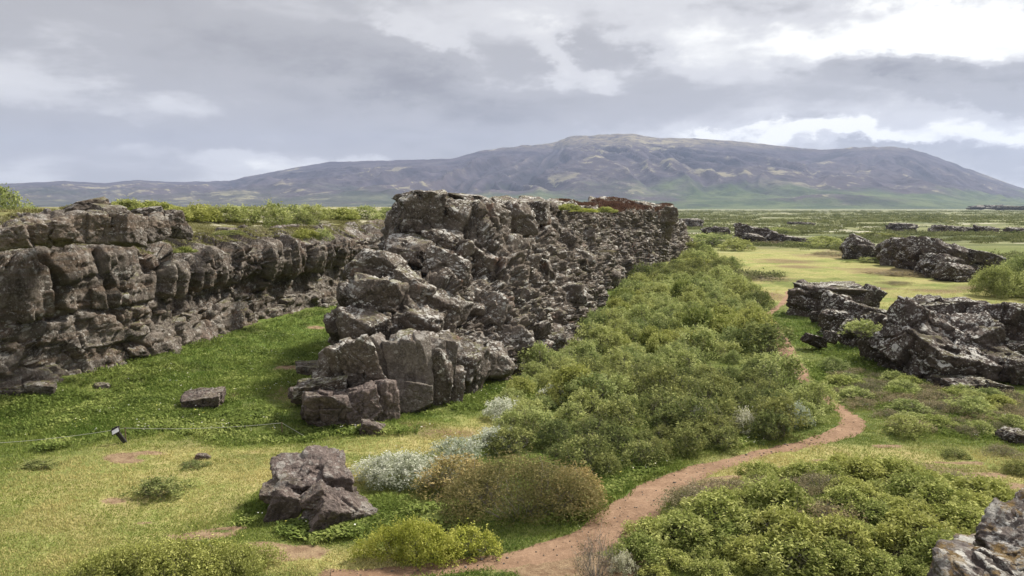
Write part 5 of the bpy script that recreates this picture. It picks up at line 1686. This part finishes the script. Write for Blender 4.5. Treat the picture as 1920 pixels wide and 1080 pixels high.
stake_px = [(-70, 858), (236, 828), (529, 812), (583, 822)]
rp = bpy.data.objects.new('rope_barrier', None)
COL.objects.link(rp)
c0 = G(236, 828)
rp.location = (c0[0], c0[1], gz(*c0))
tag(rp, 'thin pale rope strung on low stakes across the gully floor', 'rope barrier')
tops = []
for k, (px, py) in enumerate(stake_px):
    g_ = G(px, py)
    z0 = gz(*g_)
    hh = 0.46 if k < 3 else 0.03
    bm = bmesh.new()
    bmesh.ops.create_cone(bm, cap_ends=True, segments=8, radius1=0.022, radius2=0.018, depth=hh + 0.1)
    for v in bm.verts:
        v.co.z += (hh + 0.1) / 2 - 0.1
    bm_obj('stake', bm, M['wood'], rp, (g_[0] - c0[0], g_[1] - c0[1], z0 - gz(*c0)))
    tops.append(np.array([g_[0], g_[1], z0 + hh - 0.02]))
Vs, Fs, o_ = [], [], 0
for a, b in zip(tops[:-1], tops[1:]):
    sag = 0.10 if np.linalg.norm(b - a) > 3 else 0.0
    N_ = 28
    for i in range(N_ + 1):
        u = i / N_
        p = a * (1 - u) + b * u
        p[2] -= sag * 4 * u * (1 - u)
        for q in range(6):
            an = q * math.pi / 3
            Vs.append((p[0] - rp.location.x, p[1] + 0.0075 * math.cos(an) - rp.location.y, p[2] + 0.0075 * math.sin(an) - rp.location.z))
    for i in range(N_):
        for q in range(6):
            q2 = (q + 1) % 6
            Fs.append((o_ + i * 6 + q, o_ + i * 6 + q2, o_ + (i + 1) * 6 + q2, o_ + (i + 1) * 6 + q))
    o_ += (N_ + 1) * 6
obj('rope', mesh_np('rope', np.array(Vs), np.array(Fs), M['rope']), rp)

# ------------------------------------------------------------------ the air
bm = bmesh.new()
box_bm(bm, (0, 4150, 380), (17600, 8900, 800))
for v in bm.verts:
    v.co.z = -12 if v.co.z < 100 else 780
mh = bpy.data.materials.new('haze')
mh.use_nodes = True
mh.node_tree.nodes.clear()
t = NT(mh.node_tree)
out = t.new('ShaderNodeOutputMaterial')
pv_ = t.new('ShaderNodeVolumePrincipled')
pv_.inputs['Color'].default_value = (0.55, 0.68, 1.0, 1)
pv_.inputs['Density'].default_value = 0.000064
pv_.inputs['Anisotropy'].default_value = 0.2
t.l.new(pv_.outputs[0], out.inputs['Volume'])
hz = bm_obj('haze', bm, mh)
tag(hz, kind='stuff')
